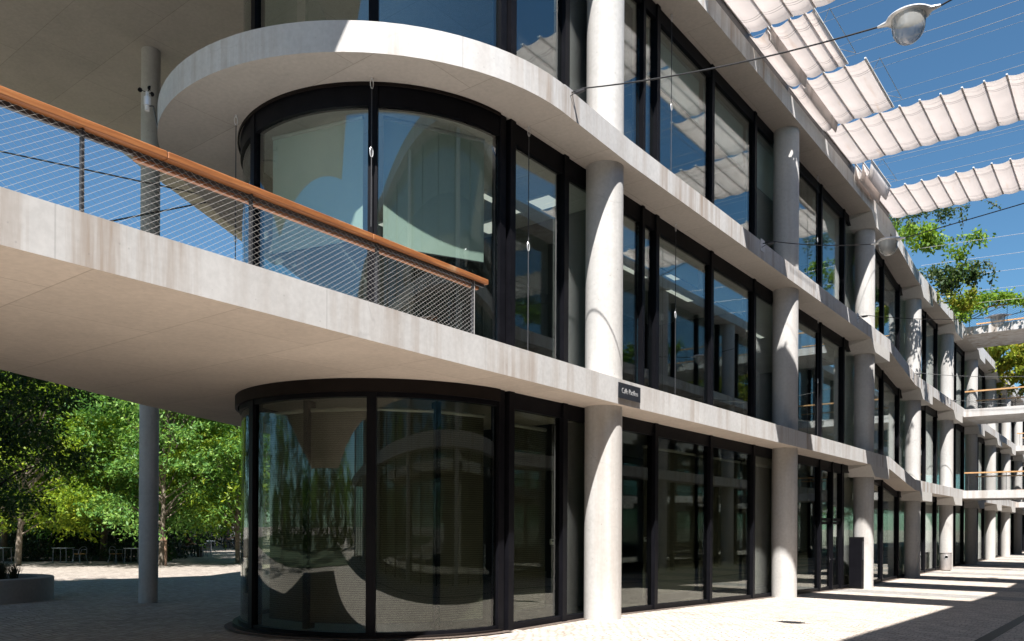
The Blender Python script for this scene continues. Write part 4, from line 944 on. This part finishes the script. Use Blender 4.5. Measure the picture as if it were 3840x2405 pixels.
# ------------------------------------------------------------------ round planter with grasses
pc = at_z(30, 2262, -0.1); cxp = Vector((pc.x - 1.0 * FV.x * -1.0, pc.y, 0))
pc = at_d(-52, 1960, 19.9); pr = 1.48
zpl = gz(pc.x, pc.y)
pl = empty('round_planter', (pc.x, pc.y, zpl), 'low round concrete planter in the shade under the slab', 'planter')
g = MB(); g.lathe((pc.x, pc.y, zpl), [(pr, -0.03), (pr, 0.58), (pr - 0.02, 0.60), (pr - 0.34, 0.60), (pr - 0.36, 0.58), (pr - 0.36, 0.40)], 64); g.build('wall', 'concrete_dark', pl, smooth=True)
g = MB(); g.lathe((pc.x, pc.y, zpl), [(pr - 0.355, 0.38), (pr - 0.355, 0.50)], 40); g.build('soil', 'soil', pl)
rng = np.random.default_rng(8)
for k in range(7):
    a = rng.uniform(0, 6.28); rr = rng.uniform(0.1, 1.0) if k else 0.9
    if k == 0: a = math.radians(20)
    bx, by = pc.x + rr * math.cos(a), pc.y + rr * math.sin(a)
    gt_ = empty('ornamental_grass', (bx, by, zpl + 0.5), 'dark tuft of ornamental grass in the round planter', 'grass', 'grass tufts in the planter')
    n = 150; V = []
    for i in range(n):
        th = rng.uniform(0, 6.28); le = rng.uniform(0.35, 0.62); out_ = rng.uniform(0.1, 0.42)
        b0 = np.array([bx + rng.normal() * 0.04, by + rng.normal() * 0.04, zpl + 0.49]); d_ = np.array([math.cos(th), math.sin(th), 0]); sd = np.array([-d_[1], d_[0], 0]) * 0.006
        p1 = b0 + d_ * out_ * 0.35 + np.array([0, 0, le * 0.65]); p2 = b0 + d_ * out_ + np.array([0, 0, le * 0.85])
        V.append([b0 - sd, b0 + sd, p1 + sd * 0.8, p1 - sd * 0.8]); V.append([p1 - sd * 0.8, p1 + sd * 0.8, p2 + sd * 0.1, p2 - sd * 0.1])
    quads_mesh('blades', np.array(V), 'grass_dry', gt_)

# ------------------------------------------------------------------ tables, chairs
def make_table():
    t_ = empty('cafe_table', (0, 0, 0), 'small', 'table')
    MB().box(-0.36, 0.36, -0.36, 0.36, 0.725, 0.745).build('table_top', 'table_top', t_)
    for sx_ in (-1, 1):
        for sy_ in (-1, 1): MB().tube([(0.31 * sx_, 0.31 * sy_, 0.725), (0.33 * sx_, 0.33 * sy_, 0.0)], 0.02, 6).build('leg', 'chair_steel', t_)
    MB().box(-0.33, 0.33, -0.33, 0.33, 0.69, 0.724).build('apron', 'steel_dark', t_)
    return t_
def make_chair():
    t_ = empty('cafe_chair', (0, 0, 0), 'small', 'chair')
    MB().hexa([(-0.20, -0.20, 0.44), (0.20, -0.20, 0.44), (0.20, 0.20, 0.45), (-0.20, 0.20, 0.45), (-0.21, -0.21, 0.46), (0.21, -0.21, 0.46), (0.21, 0.21, 0.475), (-0.21, 0.21, 0.475)]).build('seat', 'chair_wood', t_)
    for sx_ in (-1, 1):
        MB().tube([(0.18 * sx_, 0.18, 0.44), (0.22 * sx_, 0.25, 0)], 0.018, 6).build('leg', 'chair_steel', t_)
        MB().tube([(0.18 * sx_, -0.18, 0.44), (0.22 * sx_, -0.28, 0)], 0.018, 6).build('leg', 'chair_steel', t_)
    arcp = [(0.23 * math.cos(a), -0.18 - 0.09 * abs(math.sin(a)) , 0.46 + 0.36 * math.sin(a) ** 0.6 if math.sin(a) > 0 else 0.46) for a in [math.pi * i / 12 for i in range(13)]]
    MB().tube(arcp, 0.02, 6).build('backrest', 'chair_steel', t_)
    MB().tube([(0.23, -0.2, 0.66), (0.25, 0.0, 0.67), (0.25, 0.16, 0.66), (0.2, 0.2, 0.46)], 0.018, 6).build('armrest', 'chair_steel', t_)
    MB().tube([(-0.23, -0.2, 0.66), (-0.25, 0.0, 0.67), (-0.25, 0.16, 0.66), (-0.2, 0.2, 0.46)], 0.018, 6).build('armrest', 'chair_steel', t_)
    return t_
T0, C0 = make_table(), make_chair()
used = set()
def place(src, p, rz, label, grp=None):
    o = src if src not in used else copy_tree(src); used.add(src)
    o.location = (p.x, p.y, gz(p.x, p.y) + (0.01 if False else 0.0)); o.rotation_euler = (0, 0, rz); o['label'] = label
    if grp: o['group'] = grp
    elif 'group' in o: del o['group']
    return o
def gp(px, d): return at_d(px, 1960, d * 1.08)
GT, GCh = 'cafe tables on the terrace', 'cafe chairs on the terrace'
place(T0, gp(238, 36.6), YAW, 'small steel table in front of the shrubs, a wooden chair beside it', GT)
place(T0, gp(4, 36.4), YAW, 'small steel table close behind the round planter', GT)
place(T0, gp(505, 36.8), YAW, 'small steel table partly behind the slim column', GT)
place(T0, gp(733, 43.6), YAW + 0.1, 'steel table with people sitting at its side', GT)
place(T0, gp(746, 46.0), YAW + 0.1, 'steel table pushed behind the one with people', GT)
place(T0, gp(782, 52.5), YAW, 'steel table further along the path, an empty chair before it', GT)
place(T0, gp(868, 58), YAW, 'steel table next to the standing person', GT)
place(C0, gp(300, 36.3), YAW + 1.2, 'chair seen from its side, back turned to the leaning trunk', GCh)
place(C0, gp(436, 36.6), YAW - 1.9, 'chair with a bright wooden seat facing the table by the slim column', GCh)
place(C0, gp(578, 36.9), YAW + 1.7, 'chair just beyond the slim column and before the staked tree', GCh)
place(C0, gp(700, 42.8), YAW - 0.6, 'chair under the seated people nearest the slim column', GCh)
place(C0, gp(770, 44.2), YAW + 1.4, 'empty chair with splayed legs at the busy table', GCh)
place(C0, gp(772, 50), YAW + 2.2, 'chair with a sunlit wooden seat along the path', GCh)
place(C0, gp(688, 44.2), YAW - 1.3, 'second chair under the seated people', GCh)
place(C0, gp(842, 57.5), YAW - 1.2, 'chair of the person sitting by the low grey building', GCh)
# tree stake
sp = gp(622, 34.3); st = empty('tree_stake', (sp.x, sp.y, gz(sp.x, sp.y)), 'brown timber stake frame beside the tied tree', 'stake')
zz = gz(sp.x, sp.y); a_ = sp; b2 = gp(574, 34.3)
for pp in (a_, b2): MB().obox((pp.x, pp.y, zz + 0.66), RV * 0.045, FV * 0.045, (0, 0, 0.68)).build('post', 'stake_wood', st)
mid = (a_ + b2) / 2; MB().obox((mid.x - FV.x * 0.075, mid.y - FV.y * 0.075, zz + 1.25), (b2 - a_) / 2 + (b2 - a_).normalized() * 0.08, FV * 0.028, (0, 0, 0.07)).build('crossbar', 'stake_wood', st)

# ------------------------------------------------------------------ people on the terrace
def person(loc, rz, joints, links, mats, label, hair=True):
    """one skinned body; mats: list of (test(z, name), material)"""
    names = list(joints); idx = {n: i for i, n in enumerate(names)}
    me = bpy.data.meshes.new('body'); me.from_pydata([joints[n][0] for n in names], [(idx[a], idx[b_]) for a, b_ in links], [])
    ob = bpy.data.objects.new('body', me); COL.objects.link(ob)
    md_ = ob.modifiers.new('skin', 'SKIN'); md_.use_smooth_shade = True
    sv = me.skin_vertices[0].data
    for n in names:
        r = joints[n][1]; sv[idx[n]].radius = (r, r) if isinstance(r, float) else r; sv[idx[n]].use_root = (n == 'pelvis')
    ss = ob.modifiers.new('sub', 'SUBSURF'); ss.levels = 1; ss.render_levels = 1
    bpy.context.view_layer.update()
    dg = bpy.context.evaluated_depsgraph_get()
    m2_ = bpy.data.meshes.new_from_object(ob.evaluated_get(dg)); bpy.data.objects.remove(ob)
    m2_.materials.clear()
    ml = ['skin'] + [x for x in dict.fromkeys(v for v in mats.values())]
    for x in ml: m2_.materials.append(M[x])
    J = [(Vector(joints[n][0]), n) for n in names]
    for pl_ in m2_.polygons:
        c = pl_.center; n = min(J, key=lambda j: (j[0] - c).length)[1]
        pl_.material_index = ml.index(mats[n]) if n in mats else 0
    r = empty('person', loc, label, 'person'); r.rotation_euler = (0, 0, rz)
    b_ = bpy.data.objects.new('body', m2_); COL.objects.link(b_); b_.parent = r
    if hair:
        h = Vector(joints['head'][0]); bm = bmesh.new(); bmesh.ops.create_icosphere(bm, subdivisions=2, radius=0.115)
        bmesh.ops.delete(bm, geom=[v for v in bm.verts if v.co.y > 0.03 and v.co.z < 0.04], context='VERTS')
        for v in bm.verts: v.co = Vector((v.co.x, v.co.y * 1.1 - 0.012, v.co.z * 1.25 + 0.01)) + h
        me3 = bpy.data.meshes.new('hair'); bm.to_mesh(me3); bm.free(); me3.materials.append(M['hair']); o = bpy.data.objects.new('hair', me3); COL.objects.link(o); o.parent = r
    return r
links = [('pelvis', 'waist'), ('waist', 'chest'), ('chest', 'neck'), ('neck', 'head'), ('head', 'crown')]
for s in 'lr': links += [('chest', 'sho' + s), ('sho' + s, 'elb' + s), ('elb' + s, 'wri' + s), ('wri' + s, 'hand' + s), ('pelvis', 'hip' + s), ('hip' + s, 'kne' + s), ('kne' + s, 'ank' + s), ('ank' + s, 'toe' + s)]
def stand():
    j = {'pelvis': ((0, 0, 0.93), (0.15, 0.10)), 'waist': ((0, 0, 1.08), (0.13, 0.09)), 'chest': ((0, 0, 1.30), (0.16, 0.10)), 'neck': ((0, 0.01, 1.44), 0.055), 'head': ((0, 0.02, 1.56), 0.085), 'crown': ((0, 0.02, 1.64), 0.07)}
    for s, k in (('l', -1), ('r', 1)):
        j.update({'sho' + s: ((0.17 * k, 0, 1.37), 0.058), 'elb' + s: ((0.23 * k, 0.0, 1.10), 0.045), 'wri' + s: ((0.20 * k, 0.14, 0.90), 0.032), 'hand' + s: ((0.19 * k, 0.20, 0.84), 0.035),
                  'hip' + s: ((0.09 * k, 0, 0.86), 0.09), 'kne' + s: ((0.10 * k, 0.02, 0.48), 0.062), 'ank' + s: ((0.10 * k, 0.0, 0.08), 0.042), 'toe' + s: ((0.11 * k, 0.14, 0.04), 0.035)})
    return j
def sit(lean=0.12):
    j = {'pelvis': ((0, -0.05, 0.55), (0.15, 0.11)), 'waist': ((0, -0.04 + lean * 0.2, 0.70), (0.13, 0.10)), 'chest': ((0, lean * 0.6, 0.92), (0.16, 0.10)), 'neck': ((0, lean, 1.06), 0.055), 'head': ((0, lean + 0.05, 1.18), 0.085), 'crown': ((0, lean + 0.05, 1.26), 0.07)}
    for s, k in (('l', -1), ('r', 1)):
        j.update({'sho' + s: ((0.17 * k, lean * 0.7, 0.99), 0.056), 'elb' + s: ((0.22 * k, lean + 0.12, 0.76), 0.045), 'wri' + s: ((0.14 * k, lean + 0.34, 0.77), 0.03), 'hand' + s: ((0.10 * k, lean + 0.42, 0.78), 0.034),
                  'hip' + s: ((0.09 * k, 0.0, 0.54), 0.09), 'kne' + s: ((0.12 * k, 0.42, 0.52), 0.062), 'ank' + s: ((0.12 * k, 0.40, 0.08), 0.042), 'toe' + s: ((0.12 * k, 0.53, 0.04), 0.035)})
    return j
def dress(top_, leg_, sleeves=True):
    d = {n: top_ for n in ('waist', 'chest', 'shol', 'shor')}
    if sleeves: d.update({n: top_ for n in ('elbl', 'elbr')})
    d.update({n: leg_ for n in ('pelvis', 'hipl', 'hipr', 'knel', 'kner')}); d.update({n: 'hair' for n in ('ankl', 'ankr', 'toel', 'toer')}); return d
def pl_(px, d): p = gp(px, d); return (p.x, p.y, gz(p.x, p.y))
person(pl_(690, 44.2), YAW - 1.3, sit(0.2), links, dress('cloth_dark', 'cloth_dark', False), 'person in dark clothes sitting bent over the busy table')
person(pl_(702, 42.8), YAW - 0.6, sit(0.16), links, dress('cloth_rust', 'cloth_dark', False), 'person in a brown top sitting at the busy table, back to the slim column')
person(pl_(841, 57.5), YAW - 1.2, sit(0.1), links, dress('cloth_dark', 'cloth_dark', False), 'person in black sitting in the shade by the low grey building')
person(pl_(881, 56), YAW + 1.7, stand(), links, dress('cloth_white', 'cloth_dark'), 'person with long dark hair standing in a white jacket')

# ------------------------------------------------------------------ low grey building behind the garden
fb0, fb1 = at_d(640, 1960, 84), at_d(1000, 1960, 92)
fb = empty('garden_building', (fb0.x, fb0.y, -0.1), 'low grey building behind the garden trees', 'building')
dd = (fb1 - fb0); dd.z = 0; nn3 = Vector((-dd.y, dd.x, 0)).normalized()
mc = (fb0 + fb1) / 2
MB().obox((mc.x + nn3.x * 4, mc.y + nn3.y * 4, 2.4), dd / 2, nn3 * 4, (0, 0, 2.5)).build('wall', 'far_wall', fb)
MB().obox((mc.x + nn3.x * 3.8, mc.y + nn3.y * 3.8, 5.05), dd / 2 * 1.02, nn3 * 4.4, (0, 0, 0.15)).build('roof', 'concrete_edge', fb)
for k in range(5):
    c3 = fb0 + dd * ((k + 0.5) / 5)
    wo_ = MB().obox((c3.x - nn3.x * 0.02, c3.y - nn3.y * 0.02, 2.6), dd / 5 * 0.40, nn3 * 0.05, (0, 0, 0.9)).build('window', 'frame_black', fb)
    MB().obox((c3.x - nn3.x * 0.08, c3.y - nn3.y * 0.08, 2.6), dd / 5 * 0.37, nn3 * 0.008, (0, 0, 0.83)).build('pane', 'glass', wo_)
